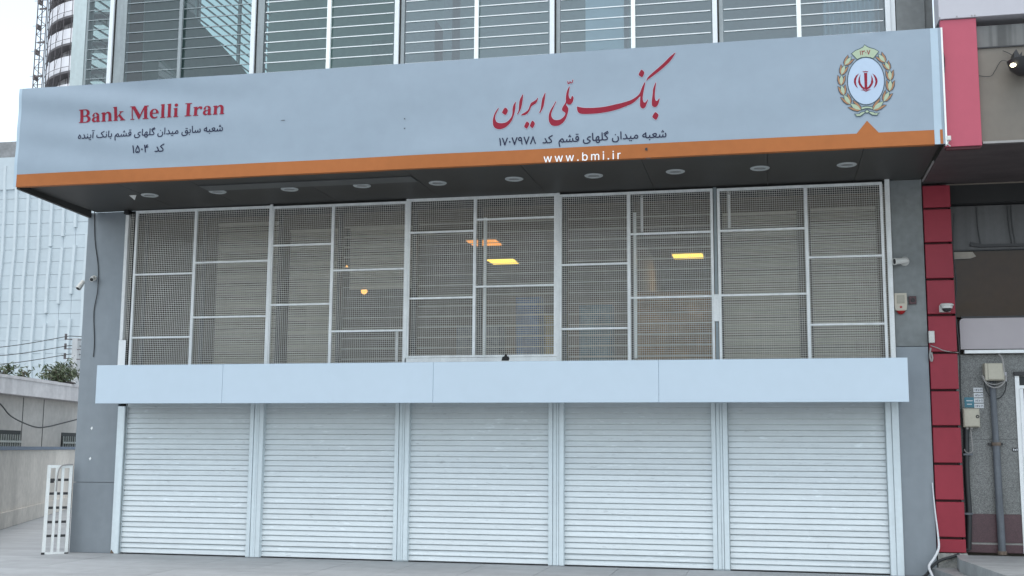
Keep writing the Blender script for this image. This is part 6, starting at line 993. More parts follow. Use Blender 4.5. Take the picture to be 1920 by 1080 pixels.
# meter box, junction box, pipe, stickers
yb = YN - .12
a, b = at(1805, 766, Y=yb), at(1838, 801, Y=yb)
t = thing('meter_box', ((a.x + b.x) / 2, yb, b.z), 'beige meter box with a round lock below the blue sticker', 'meter box')
B(a.x, b.x, yb, YN + .003, b.z, a.z, .008).build('case', M_beige, t)
B(a.x + .012, b.x - .012, yb - .008, yb - .0005, b.z + .012, a.z - .012, .004).build('lid', M_beige, t)
p = at(1833, 781, Y=yb - .01)
MB().lathe([(.010, .006), (.02, .006), (.022, 0)], (p.x, yb - .008, p.z), (0, -1, 0), 14).build('lock_ring', M_blackp, t, True)
for dx in (.05, .1):
    MB().lathe([(.018, -.025), (.02, -.02), (.02, .004)], (a.x + dx, yb + .05, b.z), n=10, cap=True).build('cable_gland', M_cabg, t)
yj = YN - .16
a, b = at(1846, 681, Y=yj), at(1884, 713, Y=yj)
t = thing('junction_box', ((a.x + b.x) / 2, yj, b.z), 'beige junction box with coiled cables on top of the grey pipe', 'junction box')
B(a.x, b.x, yj, YN + .003, b.z, a.z, .008).build('case', M_beige, t)
B(a.x + .035, b.x - .02, yj - .012, yj - .0005, b.z + .01, a.z - .004, .005).build('lid', M_beige, t)
B(b.x + .001, b.x + .032, yj + .04, YN + .003, b.z - .01, a.z - .11, .004).build('side_cover', M_wpanel, t)
cc = Vector(((a.x + b.x) / 2, yj + .05, b.z + .01))
for k, (ra, rb_, zz) in enumerate(((.135, .15, .05), (.12, .13, .03), (.14, .12, .06))):
    pts = [(cc.x + ra * math.cos(v), yj + .02 + .015 * k, cc.z + zz + rb_ * math.sin(v)) for v in [math.pi * (1.0 + .1 * i) for i in range(11)]]
    MB().tube(pts, .008, 6).build('cable_coil', M_cabg, t, True)
pts = [(cc.x + .02 + .13 * math.cos(v), yj + .1, cc.z - .02 + .22 * math.sin(v)) for v in [math.pi * (.95 + .11 * i) for i in range(11)]]
MB().tube(pts, .007, 6).build('cable_loop', M_cab, t, True)
MB().tube(smooth_path([at(1873, 664, Y=yj + .06), at(1879, 672, Y=yj + .02), at(1882, 690, Y=yj), at(1883, 706, Y=yj + .02)]), .010, 6).build('feed_cable', M_cabg, t, True)
MB().tube([(cc.x, cc.y + .02, cc.z + .0), (cc.x, cc.y + .02, cc.z - .08)], .022, 8).build('cable_gland', M_cab, t)
yp = YN - .055
top, bot = at(1864, 716, Y=yp), at(1875, 1040, Y=yp)
px_ = (top.x + bot.x) / 2
t = thing('conduit_pipe', (px_, yp, .25), 'grey vertical conduit pipe rising from the landing to the junction box', 'pipe')
MB().tube([(px_ + .012, yp, .27), (px_ + .004, yp, 1.2), (px_ + .004, yp, 1.62)], .045, 14).build('lower_pipe', M_pipe, t, True)
MB().tube([(px_ + .002, yp, 1.60), (px_ - .004, yp, 2.2), (px_ - .006, yp, top.z)], .039, 14).build('upper_pipe', M_pipe, t, True)
MB().tube([(px_ + .004, yp, 1.585), (px_ + .004, yp, 1.625)], .055, 14).build('clamp', M_rust, t, True)
B(px_ - .085, px_ + .085, yp + .01, YN + .003, 1.59, 1.62).build('clamp_strap', M_blackp, t)
MB().tube([(px_ + .012, yp, .247), (px_ + .012, yp, .29)], .055, 12).build('rusty_foot', M_rust, t, True)
# black conduit under the meter box
yk = YN - .05
pts = [at(1812, 801, Y=yk), at(1812, 850, Y=yk), at(1813, 900, Y=yk), at(1817, 960, Y=yk), at(1816, 1031, Y=yk)]
t = thing('black_conduit', (pts[-1].x, yk, .25), 'black conduit running down from the meter box beside the red pillar', 'conduit')
MB().tube(smooth_path(pts), .035, 10).build('hose', M_cab, t, True)
for py in (852, 963):
    p = at(1814, py, Y=yk)
    B(p.x - .055, p.x + .06, yk - .04, YN + .003, p.z - .012, p.z + .012).build('clip', M_pipe, t)
p = at(1815, 842, Y=yk)
MB().tube([(p.x + .05 * math.cos(v), yk - .045, p.z + .05 * math.sin(v)) for v in [math.pi * (1 + .1 * i) for i in range(11)]] + [tuple(at(1820, 806, Y=yk - .045))], .006, 6).build('cable_loop', M_cabg, t, True)
tag(MB().tube(smooth_path([at(1784, 400, Y=-.012) + Vector((.03, 0, 0)), at(1787, 470, Y=.06), at(1793, 530, Y=.08), at(1791, 580, Y=.1), at(1799, 660, Y=.10), at(1801, 740, Y=.12), at(1806, 800, Y=.14)]), .009, 6).build('wall_cable', M_cab, None, True), 'black cable hanging along the right edge of the red pillar', 'cable')
# stickers
def sticker(px0, px1, py0, py1, mat, name, label, grp=None):
    a_, b_ = at(px0, py0, Y=YN), at(px1, py1, Y=YN)
    o = tag(B(a_.x, b_.x, YN - .0015, YN + .0035, b_.z, a_.z).build(name, mat), label, 'sticker', grp)
    return o, a_, b_
M_stick = pbr('sticker_paper', (.62, .64, .66), .6, .06, 5.)
M_stickb = pbr('sticker_blue', (.05, .19, .25), .5, .12, 6.)
o, a_, b_ = sticker(1808, 1827, 745, 764, M_stickb, 'blue_sticker', 'blue square sticker just above the meter box')
hb = (a_.z - b_.z)
for k, (f0, f1) in enumerate(((.2, .85), (.25, .75))):
    B(a_.x + (b_.x - a_.x) * f0, a_.x + (b_.x - a_.x) * f1, YN - .0025, YN - .0018, b_.z + hb * (.62 - .34 * k), b_.z + hb * (.70 - .34 * k)).build('print_line', M_stick, o)
SEG = {'0': 'abcdef', '1': 'bc', '2': 'abged', '3': 'abgcd', '4': 'fgbc', '5': 'afgcd', '7': 'abc', '8': 'abcdefg', '9': 'abcfgd', '6': 'afgedc'}
for i, (y0, y1, word) in enumerate(((727, 735, 'top'), (737, 745, 'second'), (747, 755, 'third'), (757, 765, 'bottom'))):
    o, a_, b_ = sticker(1825 + i * .6, 1843 + i * .6, y0, y1, M_stick, 'number_sticker', 'white sticker of dark figures, %s of the four stacked above the meter box' % word, 'white figure stickers')
    m = MB()
    for k in range(4):
        w_ = (b_.x - a_.x) * .14
        x = a_.x + (b_.x - a_.x) * (.14 + .2 * k)
        h = (a_.z - b_.z) * .5
        zb_ = b_.z + (a_.z - b_.z) * .22
        t_ = .004
        m.box(x, x + t_, YN - .0025, YN - .0018, zb_, zb_ + h)
        m.box(x + t_, x + w_, YN - .0025, YN - .0018, zb_ + h * (.8 if k % 2 else .45), zb_ + h * (.8 if k % 2 else .45) + t_)
        if k != 2:
            m.box(x + w_, x + w_ + t_, YN - .0025, YN - .0018, zb_, zb_ + h * (1 if k != 1 else .5))
    m.build('figures', M_navy, o)
p = at(1906, 843, Y=YN)
o = tag(B(p.x - .05, p.x + .045, YN - .0015, YN + .0035, p.z - .022, p.z + .022).build('number_plate', M_blackp), 'small dark number plate on the granite beside the door', 'plate')
m = MB()
for k in range(4):
    m.box(p.x - .04 + k * .02, p.x - .028 + k * .02, YN - .0025, YN - .0018, p.z - .012, p.z + .012 - .006 * (k % 2))
m.build('figures', M_stick, o)

# ---------------------------------------------------------------- small fittings on the piers and pillar
def bullet_camera(p, aim, label, s=1.0):
    """A wall plate, a ball joint and a cylindrical camera with a hood and dark lens."""
    t = thing('security_camera', p, label, 'security camera', 'security cameras on the front')
    p = Vector(p)
    a = Vector(aim).normalized()
    MB().lathe([(.001, .02), (.042 * s, .02), (.05 * s, .012), (.052 * s, 0)], p, (0, -1, 0), 18).build('wall_plate', M_camw, t, True)
    j = p + Vector((0, -.05 * s, 0))
    MB().tube([p + Vector((0, -.015, 0)), j], [.03 * s, .022 * s], 12).build('arm', M_camw, t, True)
    b0, b1 = j - a * .03 * s, j + a * .13 * s
    MB().lathe([(.001, 0), (.028 * s, .0), (.036 * s, .012 * s), (.036 * s, .15 * s), (.040 * s, .152 * s), (.040 * s, .172 * s), (.033 * s, .172 * s), (.032 * s, .160 * s)], b0, a, 18).build('housing', M_camw, t, True)
    MB().lathe([(.033 * s, .161 * s), (.018 * s, .162 * s), (.014 * s, .156 * s), (.001, .154 * s)], b0, a, 16).build('lens', M_blackp, t, True)
    return t


bullet_camera((at(1696, 490, Y=0).x, -.002, at(1696, 490, Y=0).z), (-.85, -.45, -.12), 'white bullet security camera on the right grey pier', 1.15)
bullet_camera((at(177, 523, Y=0).x, -.002, at(177, 523, Y=0).z + .01), (.35, -.8, -.35), 'white bullet security camera on the left grey pier beside the hanging wire', .8)
p = at(153, 535, Y=0.15)
t = thing('security_camera', p, 'pale security camera sticking out past the left edge of the grey pier', 'security camera', 'security cameras on the front')
MB().tube([(XL - .002, .15, p.z + .04), (XL - .05, .15, p.z + .05)], .03, 10).build('arm', M_camw, t, True)
MB().tube([(p.x + .02, .16, p.z + .06), (p.x - .01, .08, p.z - .06)], [.035, .042], 14).build('housing', M_camw, t, True)
MB().tube([(p.x - .0102, .0795, p.z - .061), (p.x - .0112, .077, p.z - .065)], .03, 12).build('lens', M_blackp, t, True)
p = at(1774, 577, Y=-.1)
t = thing('dome_camera', (p.x, -.03, p.z), 'white dome security camera on the red block pillar', 'security camera', 'security cameras on the front')
B(p.x - .075, p.x + .055, -.06, -.025, p.z - .05, p.z + .035, .01).build('wall_plate', M_camw, t)
MB().lathe([(.001, .05), (.07, .048), (.085, .035), (.082, .022), (.07, .02), (.066, -.012), (.06, -.014)], (p.x + .005, -.125, p.z), n=22).build('housing', M_camw, t, True)
MB().lathe([(.058, -.012), (.052, -.035), (.035, -.052), (.001, -.06)], (p.x + .005, -.125, p.z), n=20).build('dome', M_blackp, t, True)

a, b = at(1677, 550, Y=-.05), at(1701, 588, Y=-.05)
cx = (a.x + b.x) / 2
t = thing('alarm_siren', (cx, 0, b.z), 'cream alarm siren box with a red beacon under it', 'alarm')
sp = [(a.x, a.z), (b.x, a.z), (b.x + .004, (a.z + b.z) / 2), (b.x - .004, b.z + .05), (cx + .03, b.z + .035), (cx - .03, b.z + .035), (a.x + .004, b.z + .05), (a.x - .004, (a.z + b.z) / 2)]
MB().prism([(x, -.06, z) for x, z in sp], (0, .058, 0)).build('case', pbr('cream_case', (.47, .43, .35), .45, .06, 6.), t)
B(cx - .045, cx + .045, -.068, -.0605, (a.z + b.z) / 2 + .0, a.z - .03, .003).build('grille_plate', pbr('cream_plate', (.34, .32, .26), .5, .05, 5.), t)
MB().lathe([(.001, -.045), (.03, -.035), (.05, -.01), (.055, .0)], (cx, -.035, b.z + .036), n=16).build('beacon', L_red, t, True)
MB().lathe([(.001, .006), (.014, .004), (.016, 0)], (cx, -.0605, b.z + .085), (0, -1, 0), 10).build('indicator', pbr('red_plastic', (.45, .03, .03), .4, .05, 5.), t, True)
p = at(1711, 563, Y=-.02)
t = thing('call_button', (p.x, 0, p.z), 'small dark red square box beside the alarm siren', 'button')
B(p.x - .045, p.x + .045, -.04, -.002, p.z - .05, p.z + .05, .005).build('case', pbr('maroon_plastic', (.08, .035, .04), .5, .1, 6.), t)
MB().lathe([(.012, .012), (.024, .012), (.028, 0)], (p.x + .004, -.04, p.z), (0, -1, 0), 14).build('ring', M_blackp, t, True)
p = at(1744, 632, Y=-.04)
tag(B(5.395, 5.465, -.075, -.028, p.z - .075, p.z + .075, .006).build('cable_box', M_camw), 'small pale box at the left edge of the red pillar', 'box')
p = at(1745, 667, Y=-.05)
tag(MB().tube(smooth_path([(5.415, -.05, p.z + .1), (5.40, -.055, p.z), (5.415, -.06, p.z - .07), (5.43, -.055, p.z - .03), (5.42, -.05, p.z + .04)]), .011, 6).build('cable_end', M_cabg, None, True), 'loop of grey cable hanging under the small pale box', 'cable')
tag(MB().tube(smooth_path([at(1745, 648, Y=-.04), at(1757, 652, Y=-.05), at(1772, 658, Y=-.05), at(1797, 661, Y=0.08)]), .006, 6).build('link_cable', M_cabg, None, True), 'thin grey cable from the small pale box across the red pillar', 'cable')
tag(MB().tube(smooth_path([at(177, 394, Y=-.012), at(178, 450, Y=-.012), at(184, 500, Y=-.014), at(183, 545, Y=-.02), at(176, 585, Y=-.012), at(177, 640, Y=-.012), at(175, 669, Y=-.012)], 6), .007, 6).build('hanging_wire', M_cab, None, True), 'black wire hanging down the left grey pier', 'wire')
wp = [at(1748, 905, Y=-.03), at(1753, 955, Y=-.04), at(1759, 1005, Y=-.05), at(1760, 1028, Y=-.08), at(1752, 1046, Y=-.16), at(1742, 1062, Y=-.3)]
wp += [Vector((5.26, -.55, .03)), Vector((5.2, -1.0, -.012)), Vector((5.3, -2.2, -.012))]
tag(MB().tube(smooth_path(wp, 6), [.006 + .009 * min(1, i / 20) for i in range(6 * (len(wp) - 1) + 1)], 8).build('white_hose', M_cabw, None, True), 'white hose dropping beside the red pillar onto the pavement', 'hose')
kp = [at(1813, 1030, Y=-.02 + YN - .05), at(1800, 1038, Y=0.0), at(1785, 1044, Y=-.06), at(1765, 1050, Y=-.10), at(1750, 1060, Y=-.16), Vector((5.22, -.3, .02)), Vector((5.1, -.5, -.008)), Vector((4.9, -1.2, -.008))]
tag(MB().tube(smooth_path(kp, 6), .018, 8).build('black_hose', M_cab, None, True), 'black hose curving from the conduit foot to the pavement', 'hose')

# ---------------------------------------------------------------- gate leaf leaning by the left pier
gx0, gx1 = -6.69, -6.36
gp = thing('gate_leaf', (-6.6, -.3, GZ), 'narrow white barred gate leaf propped against the left grey pier', 'gate')
A0, A1 = at(78, 1040, Z=GZ), at(127, 1038, Z=GZ)
T0, T1 = at(90, 872, Y=A0.y + .12), at(137, 872, Y=A1.y + .12)
def gpt(u, v, d=0):
    """u across, v up, d back from the gate's front."""
    lo_, hi_ = A0.lerp(A1, u), T0.lerp(T1, u)
    n_ = (A1 - A0).cross(T0 - A0).normalized()
    if n_.y < 0:
        n_ = -n_
    return lo_.lerp(hi_, v) + n_ * d
def gbar(u0, v0, u1, v1, d0, d1, name, mat):
    m = MB()
    q = [gpt(u0, v0, d0), gpt(u1, v0, d0), gpt(u1, v1, d0), gpt(u0, v1, d0)]
    n_ = gpt(0, 0, 1) - gpt(0, 0, 0)
    m.prism(q, n_ * (d1 - d0)).build(name, mat, gp)
for u0, u1 in ((0, .13), (.33, .43), (.57, .67), (.88, 1)):
    gbar(u0, .024, u1, .966, 0, .03, 'upright', M_gate)
gbar(0, .967, 1, 1, 0, .03, 'rail', M_gate)
gbar(0, 0, 1, .023, 0, .03, 'rail', M_gate)
for v in (.19, .345, .505, .665, .82):
    gbar(.10, v, .9, v + .028, .032, .05, 'rear_bar', M_blackp)
gbar(.16, .80, .30, .85, .031, .06, 'latch', M_blackp)
gbar(.95, .0, 1.04, .99, .032, .05, 'rear_stile', M_blackp)
gbar(-.03, .0, .10, .022, -.012, -.001, 'foot', M_blackp)
gbar(.86, .0, 1.0, .015, -.012, -.001, 'foot', M_blackp)
m = MB().tube(smooth_path([gpt(.38, .70, -.02), gpt(.40, .90, -.025), gpt(.52, .985, -.02), gpt(.75, 1.005, -.01), gpt(1.0, 1.005, -.01)]), .010, 6)
tag(m.build('strap', M_cabg, None, True), 'grey strap looped over the top of the white gate leaf', 'strap')

# ---------------------------------------------------------------- boundary wall and low house, left
d = Vector((-0.40977, 0.91219, 0))
nrm = Vector((0.91219, 0.40977, 0))                                  # towards the pavement
p0 = Vector((-10.5526, 3.9062, 0))
def vslab(o_, s0, s1, off0, off1, z0, z1, dd, nn):
    """A box along the direction dd from s0 to s1, from off0 to off1 along the normal nn."""
    q = [o_ + dd * s0 + nn * off0, o_ + dd * s1 + nn * off0, o_ + dd * s1 + nn * off1, o_ + dd * s0 + nn * off1]
    return MB().prism([(v.x, v.y, z0) for v in q], (0, 0, z1 - z0))
bwall = thing('boundary_wall', p0, 'stained rendered boundary wall with a blue coping', 'wall')
vslab(p0, -7, 22, -.2, 0, GZ, 1.42, d, nrm).build('rendered_face', M_bwall, bwall)
vslab(p0, -7, 22, .001, .05, GZ, .27, d, nrm).build('wall_foot', M_bwall, bwall)
vslab(p0, -7, 22, -.23, .03, 1.422, 1.49, d, nrm).build('coping', M_bluecap, bwall)

h0, h1 = Vector((-14.4, 8.98, 0)), Vector((-15.42, 13.77, 0))
hd = (h1 - h0).normalized()
hn = Vector((hd.y, -hd.x, 0))
if hn.x < 0:
    hn = -hn
house = thing('low_house', h0, 'low rendered house with a white parapet and barred windows behind the boundary wall', 'house')
vslab(h0, -5, 16, -7, -.32, GZ, 2.74, hd, hn).build('house_wall', M_housew, house)
vslab(h0, -5, 16, -7, 0, 2.745, 3.12, hd, hn).build('parapet', M_conc, house)
s = -5.0
while s < 16:
    e = s + random.uniform(.9, 1.4)
    vslab(h0, s + .006, min(e, 16) - .006, -.22, .02, 3.122, 3.20 + random.uniform(-.006, .008), hd, hn).build('coping_stone', M_conc, house)
    s = e
def hpt(px, py, off):
    o_ = h0 + hn * off
    dr = at(px, py, Y=0) - CAM
    t_ = (o_ - CAM).dot(hn) / dr.dot(hn)
    return CAM + dr * t_
for pxa, pxb, pyt in ((-30, 38, 805), (115, 146, 811)):
    a, b = hpt(pxa, pyt, -.32), hpt(pxb, pyt, -.32)
    sa, sb = (a - h0).dot(hd), (b - h0).dot(hd)
    win = vslab(h0, sa, sb, -.318, -.30, 1.2, a.z, hd, hn).build('window', M_dkwin, house)
    k = sa + .08
    while k < sb - .05:
        vslab(h0, k, k + .035, -.298, -.275, 1.2, a.z - .1, hd, hn).build('window_bar', M_oldbar, win)
        k += .16 if pxb > 100 else .13
    vslab(h0, sa + .02, sb - .02, -.274, -.26, a.z - .30, a.z - .25, hd, hn).build('window_rail', M_oldbar, win)
for px in (41, 80):
    q = hpt(px, 790, -.32)
    s_ = (q - h0).dot(hd)
    vslab(h0, s_, s_ + .03, -.319, -.314, 1.2, 2.73, hd, hn).build('wall_joint', M_dkwin, house)
cb = [hpt(-30, 735, -.1), hpt(0, 757, -.1), hpt(18, 778, -.1), hpt(40, 791, -.1), hpt(68, 801, -.1), hpt(90, 800, -.1), hpt(115, 794, -.1), hpt(150, 785, -.1)]
tag(MB().tube(smooth_path(cb), .018, 6).build('slack_cable', M_cab, None, True), 'slack black cable sagging across the low house wall', 'cable')

# utility pole with side insulators, three wires
pp = at(141, 634, Y=20)
pole = thing('utility_pole', (pp.x, 20, GZ), 'grey concrete utility pole with side brackets behind the low house', 'utility pole')
MB().prism([(pp.x - .14, 20, GZ), (pp.x + .14, 20, GZ), (pp.x + .10, 20, pp.z), (pp.x - .10, 20, pp.z)], (0, .2, 0)).build('shaft', M_polec, pole)
arms = [pp.z - .02 - k * .33 for k in range(3)]
for z in arms:
    B(pp.x - .34, pp.x - .11, 19.97, 20.0, z - .03, z).build('bracket', M_scaf, pole)
    B(pp.x - .37, pp.x - .32, 19.95, 20.02, z - .03, z + .17).build('insulator', M_scaf, pole)
    B(pp.x + .11, pp.x + .28, 19.97, 20.0, z - .06, z - .03).build('bracket', M_scaf, pole)
wl = ['topmost of the three overhead wires left of the utility pole', 'middle of the three overhead wires left of the utility pole', 'lowest of the three overhead wires left of the utility pole']
for k, (yl, yr) in enumerate(((649, 630), (664, 648), (680, 664))):
    a, b = at(-60, yl + 8, Y=18.5), at(130, yr, Y=19.98)
    mid = (a + b) / 2 - Vector((0, 0, .06))
    c = Vector((b.x + 8, 24, b.z - .2))
    tag(MB().tube(smooth_path([a, mid, b]) + [c], .014, 5).build('overhead_wire', M_cab), wl[k], 'wire', 'overhead wires at the pole')

# plants on the roof of the house
def bush(c, rx_, rz_, n, label, nst=14):
    t = thing('roof_shrub', c, label, 'shrub')
    c = Vector(c)
    tw, lf = MB(), MB()
    for i in range(nst):
        a_ = random.uniform(0, 2 * math.pi)
        u = random.random() ** .5
        tip = c + Vector((math.cos(a_) * rx_ * u, math.sin(a_) * rx_ * .6 * u, rz_ * random.uniform(.55, 1.1) * (1.1 - .5 * u)))
        mid = c.lerp(tip, .5) + Vector((random.uniform(-.1, .1), random.uniform(-.1, .1), .12))
        path = smooth_path([c, mid, tip], 4)
        tw.tube(path, [.016 - .0012 * j for j in range(len(path))], 5)
        for k in range(n // nst):
            q = path[random.randrange(2, len(path))] + Vector((random.gauss(0, .09), random.gauss(0, .08), random.gauss(0, .08)))
            ax = Vector((random.gauss(0, 1), random.gauss(0, 1), random.gauss(0, .7))).normalized()
            sd_ = ax.orthogonal().normalized()
            L_ = random.uniform(.05, .11)
            lf.add([q - ax * L_, q + sd_ * L_ * .22, q + ax * L_, q - sd_ * L_ * .22], [(0, 1, 2, 3)])
    tw.build('branches', M_twig, t)
    lf.build('foliage', M_leaf, t, kind='stuff')
q = hpt(112, 716, -.6); bush((q.x, q.y, 3.14), .72, .78, 950, 'bushy green shrub growing behind the parapet beside the utility pole', 30)
q = hpt(44, 706, -.5); bush((q.x, q.y, 3.14), .22, .34, 90, 'small sparse weed on the middle of the house parapet', 8)
q = hpt(5, 702, -.5); bush((q.x, q.y, 3.14), .36, .32, 160, 'low weed at the left end of the house parapet', 9)
q = hpt(127, 718, -.1)
tag(MB().prism([(q.x - .16, q.y, 3.205), (q.x + .2, q.y + .1, 3.205), (q.x + .15, q.y + .1, 3.25), (q.x + .02, q.y, 3.27), (q.x - .1, q.y, 3.24)], (-.1, .15, 0)).build('dark_rag', M_blackp), 'dark rag lying on the parapet below the shrub', 'rag')

# ---------------------------------------------------------------- white panelled hall beyond
YW = 60.0
hall = thing('panelled_hall', (-50, YW, GZ), 'big white hall clad in square panels with curving vertical ribs', 'building')
leanp = [(77.0, 330), (76.7, 379), (74.8, 425), (73, 470), (67, 534), (64, 598), (58.6, 662), (57.5, 740)]
lw = [at(x, y, Y=YW) for x, y in leanp]
lw = [(p.z, p.x) for p in lw][::-1]
def lean(z):
    if z <= lw[0][0]:
        return lw[0][1] + (lw[1][1] - lw[0][1]) / (lw[1][0] - lw[0][0]) * (z - lw[0][0]) * .3
    for (za, xa), (zb, xb) in zip(lw[:-1], lw[1:]):
        if z <= zb:
            return xa + (xb - xa) * (z - za) / (zb - za)
    return lw[-1][1]
PX = 0.991
RZ = 0.966
ZT = 22.2
rows = int(ZT / RZ)
zrow0 = at(128, 514, Y=YW).z % RZ
cols = range(-4, 10)
for rI in range(4, rows):
    za, zb = zrow0 + (rI - 1) * RZ, zrow0 + rI * RZ
    xa, xb = lean(za), lean(zb)
    m = MB()
    e = .012
    m.v = [(xa + e - xa, 0, e), (xa + PX - e - xa, 0, e), (xb + PX - e - xa, 0, RZ - e), (xb + e - xa, 0, RZ - e)]
    m.v += [(x, .06, z) for x, y, z in m.v]
    m.f = [(0, 1, 2, 3), (0, 4, 5, 1), (1, 5, 6, 2), (2, 6, 7, 3), (3, 7, 4, 0)]
    me = m.mesh('panel', M_cone)
    for c in cols:
        o = link(me, 'panel', (xa + c * PX, YW + random.uniform(-.006, .006), za), hall)
B(-75, -38, YW + .065, YW + 25, GZ, zrow0 + (rows - 1) * RZ - .02).build('hall_body', M_joint, hall)
B(-75, lean(10) - 4 * PX - .35, YW + .0, YW + .06, GZ, ZT).build('side_cladding', M_cone, hall)
def rib(c, za, zb):
    m = MB()
    zz = za
    zl = [za] + [z for z, x in lw if za < z < zb] + [zb]
    w_ = .13
    for z in zl:
        x = lean(z) + c * PX
        m.v += [(x - w_, YW - .001, z), (x - w_ * .8, YW - .17, z), (x + w_ * .8, YW - .17, z), (x + w_, YW - .001, z)]
    n_ = len(zl)
    for i in range(n_ - 1):
        for j in range(3):
            k = i * 4 + j
            m.f.append((k, k + 1, k + 5, k + 4))
    m.f += [(0, 3, 2, 1), (4 * n_ - 4, 4 * n_ - 3, 4 * n_ - 2, 4 * n_ - 1)]
    m.build('rib', M_rib, hall)
zpx = lambda y: at(100, y, Y=YW).z
for c in range(-4, 10):
    if c == 3:
        segs = [(zpx(428), 21.6), (zpx(552), zpx(461)), (2, zpx(598))]
    elif c == 2:
        segs = [(zpx(444), 21.6), (zpx(570), zpx(465)), (2, zpx(600))]
    elif c == 1:
        segs = [(zpx(462), 21.6), (zpx(587), zpx(466)), (2, zpx(606))]
    elif c > 3:
        segs = [(zpx(410 - 8 * (c - 3)), 21.6), (2, zpx(440 - 8 * (c - 4)))]
    else:
        segs = [(2, 22.3 if c < 0 else 21.6)]
    for za, zb in segs:
        rib(c, za, zb)
# rounded roof edge and concrete plant room behind it
m = MB()
x1_ = lean(21.8) - 1.0 * PX
m.prism([(x1_ - 9, YW - .1, zpx(352)), (x1_, YW - .1, zpx(352)), (x1_, YW - .1, zpx(308)), (x1_ - .2, YW - .1, zpx(300)), (x1_ - .6, YW - .1, zpx(294)), (x1_ - 1.2, YW - .1, zpx(291.5)), (x1_ - 9, YW - .1, zpx(291))], (0, 6, 0))
m.build('roof_edge', M_cone, hall)
B(-62, lean(21) + 1.2, YW + 6.5, YW + 12, zpx(330), zpx(277) + 2.6).build('plant_room', pbr('weathered_concrete', (.27, .275, .28), .85, .2, .5, streak=(.25, (.6, .6, 1.5))), hall)

# ---------------------------------------------------------------- round tower with scaffold
TY, TR = 150.0, 12.5
tcx = at(88, 120, Y=TY).x + TR * 1.22
M_scafd = pbr('mast_steel', (0.16, 0.14, 0.14), 0.7, 0.2, 2.0)
tower = thing('round_tower', (tcx, TY, GZ), 'tall round tower with white balcony bands and dark recesses', 'tower')
FH = 4.42
zb0 = at(132, 78, Y=TY).z - .55
k0 = -int(zb0 / FH)
def arcring(r0, r1, z0, z1, n_=40, a0=math.radians(150), a1=math.radians(300)):
    m = MB()
    for i in range(n_ + 1):
        a_ = a0 + (a1 - a0) * i / n_
        for r_, z in ((r1, z0), (r1, z1), (r0, z1), (r0, z0)):
            m.v.append((r_ * math.cos(a_), r_ * math.sin(a_), z))
    for i in range(n_):
        for j in range(4):
            k = i * 4
            m.f.append((k + j, k + 4 + j, k + 4 + (j + 1) % 4, k + (j + 1) % 4))
    return m
par_me = arcring(TR - .25, TR, 0, 2.3).mesh('balcony_band', M_tower, None, True)
slab_me = arcring(TR - 2.0, TR - .05, -.32, -.01).mesh('floor_slab', M_towerd, None, True)
mw = MB()
for i in range(34):
    a_ = math.radians(150 + 150 * i / 34)
    for q_ in (0.0,):
        r_ = TR - 1.7
        c_ = Vector((math.cos(a_) * r_, math.sin(a_) * r_, 0))
        tdir = Vector((-math.sin(a_), math.cos(a_), 0))
        hw_ = .42 if i % 3 else .2
        v = [c_ - tdir * hw_, c_ + tdir * hw_]
        mw.add([(v[0].x, v[0].y, .2), (v[1].x, v[1].y, .2), (v[1].x, v[1].y, 4.1), (v[0].x, v[0].y, 4.1)], [(0, 1, 2, 3)])
wall_me = mw.mesh('glazed_wall', M_towerw)
for k in range(k0, 9):
    z = zb0 + k * FH
    if z < 0:
        continue
    link(par_me, 'balcony_band', (tcx, TY, z), tower)
    link(slab_me, 'floor_slab', (tcx, TY, z), tower)
    link(wall_me, 'glazed_wall', (tcx, TY, z), tower)
MB().lathe([(TR - 1.8, GZ), (TR - 1.8, zb0 + 9 * FH)], (tcx, TY, 0), n=48, cap=True).build('core', M_towerd, tower, True)
sc = thing('scaffold', (tcx - TR, TY - 6, GZ), 'thin steel scaffold wrapped around the round tower', 'scaffold')
def tp(a_, z, r_=TR + .35):
    return (tcx + r_ * math.cos(a_), TY + r_ * math.sin(a_), z)
ang = [math.radians(v) for v in range(178, 262, 8)]
zt_, zb_ = zb0 + 9 * FH, GZ
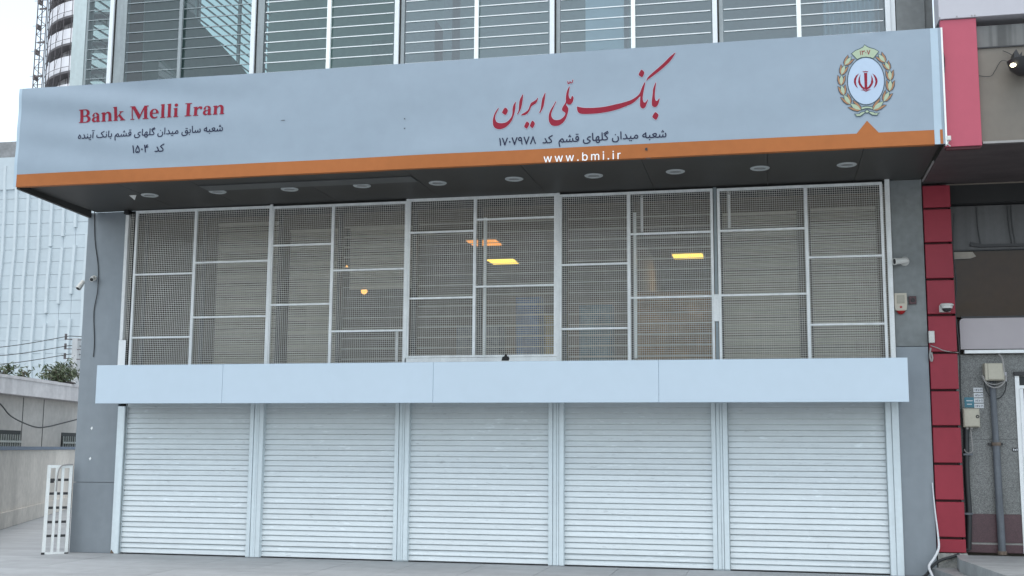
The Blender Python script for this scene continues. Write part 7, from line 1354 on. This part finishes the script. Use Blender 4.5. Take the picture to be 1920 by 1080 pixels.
for a_ in ang:
    MB().tube([tp(a_, zb_), tp(a_, zt_)], .055, 5).build('standard', M_scaf, sc)
for k in range(k0 + 8, 9):
    z = zb0 + k * FH
    MB().tube([tp(a_, z + .5) for a_ in ang], .045, 4).build('ledger', M_scaf, sc)
    MB().tube([tp(a_, z + 2.6) for a_ in ang], .04, 4).build('ledger', M_scaf, sc)
    m = MB()
    for i in range(0, len(ang) - 1, 2):
        m.tube([tp(ang[i], z + .5), tp(ang[i + 1], z + FH + .5)], .035, 4)
    m.build('braces', M_scaf, sc, kind='stuff')
ho = thing('hoist_mast', (at(75, 160, Y=TY).x, TY, GZ), 'tall lattice hoist mast standing against the white sky beside the tower', 'mast')
hx0, hx1 = at(66, 160, Y=TY).x, at(83, 160, Y=TY).x
for x in (hx0, hx1):
    for y in (TY - .6, TY + .6):
        MB().tube([(x, y, GZ), (x, y, zt_ + 4)], .10, 5).build('mast_leg', M_scafd, ho)
m = MB()
z = 30.0
fl_ = 0
while z < zt_ + 3:
    z2 = z + 1.45
    xa, xb = (hx0, hx1) if fl_ % 2 else (hx1, hx0)
    m.tube([(xa, TY - .6, z), (xb, TY - .6, z2)], .06, 4)
    m.tube([(hx0, TY - .6, z2), (hx1, TY - .6, z2)], .06, 4)
    if fl_ % 3 == 0:
        m.tube([(hx0 - .7, TY - .6, z2), (hx0, TY - .6, z2)], .04, 4)
        m.box(hx0 - .1, hx0 + .25, TY - .7, TY + .3, z2 - .5, z2 + .3)
    if fl_ % 4 == 1:
        m.box(hx0 + .35, hx1 - .15, TY - .65, TY - .5, z2 - .15, z2 + .15)
    z = z2
    fl_ += 1
m.build('lattice', M_scafd, ho, kind='stuff')
# something dark lying on the canopy roof at the banner's left end
p = at(92, 162, Y=-1.6)
tag(MB().box(p.x - .22, p.x + .16, -1.75, -1.3, 6.32, 6.345).box(p.x - .28, p.x - .20, -1.7, -1.4, 6.318, 6.33).build('roof_sheet', M_blackp), 'dark sheet lying on top of the canopy at the left end of the banner', 'sheet')
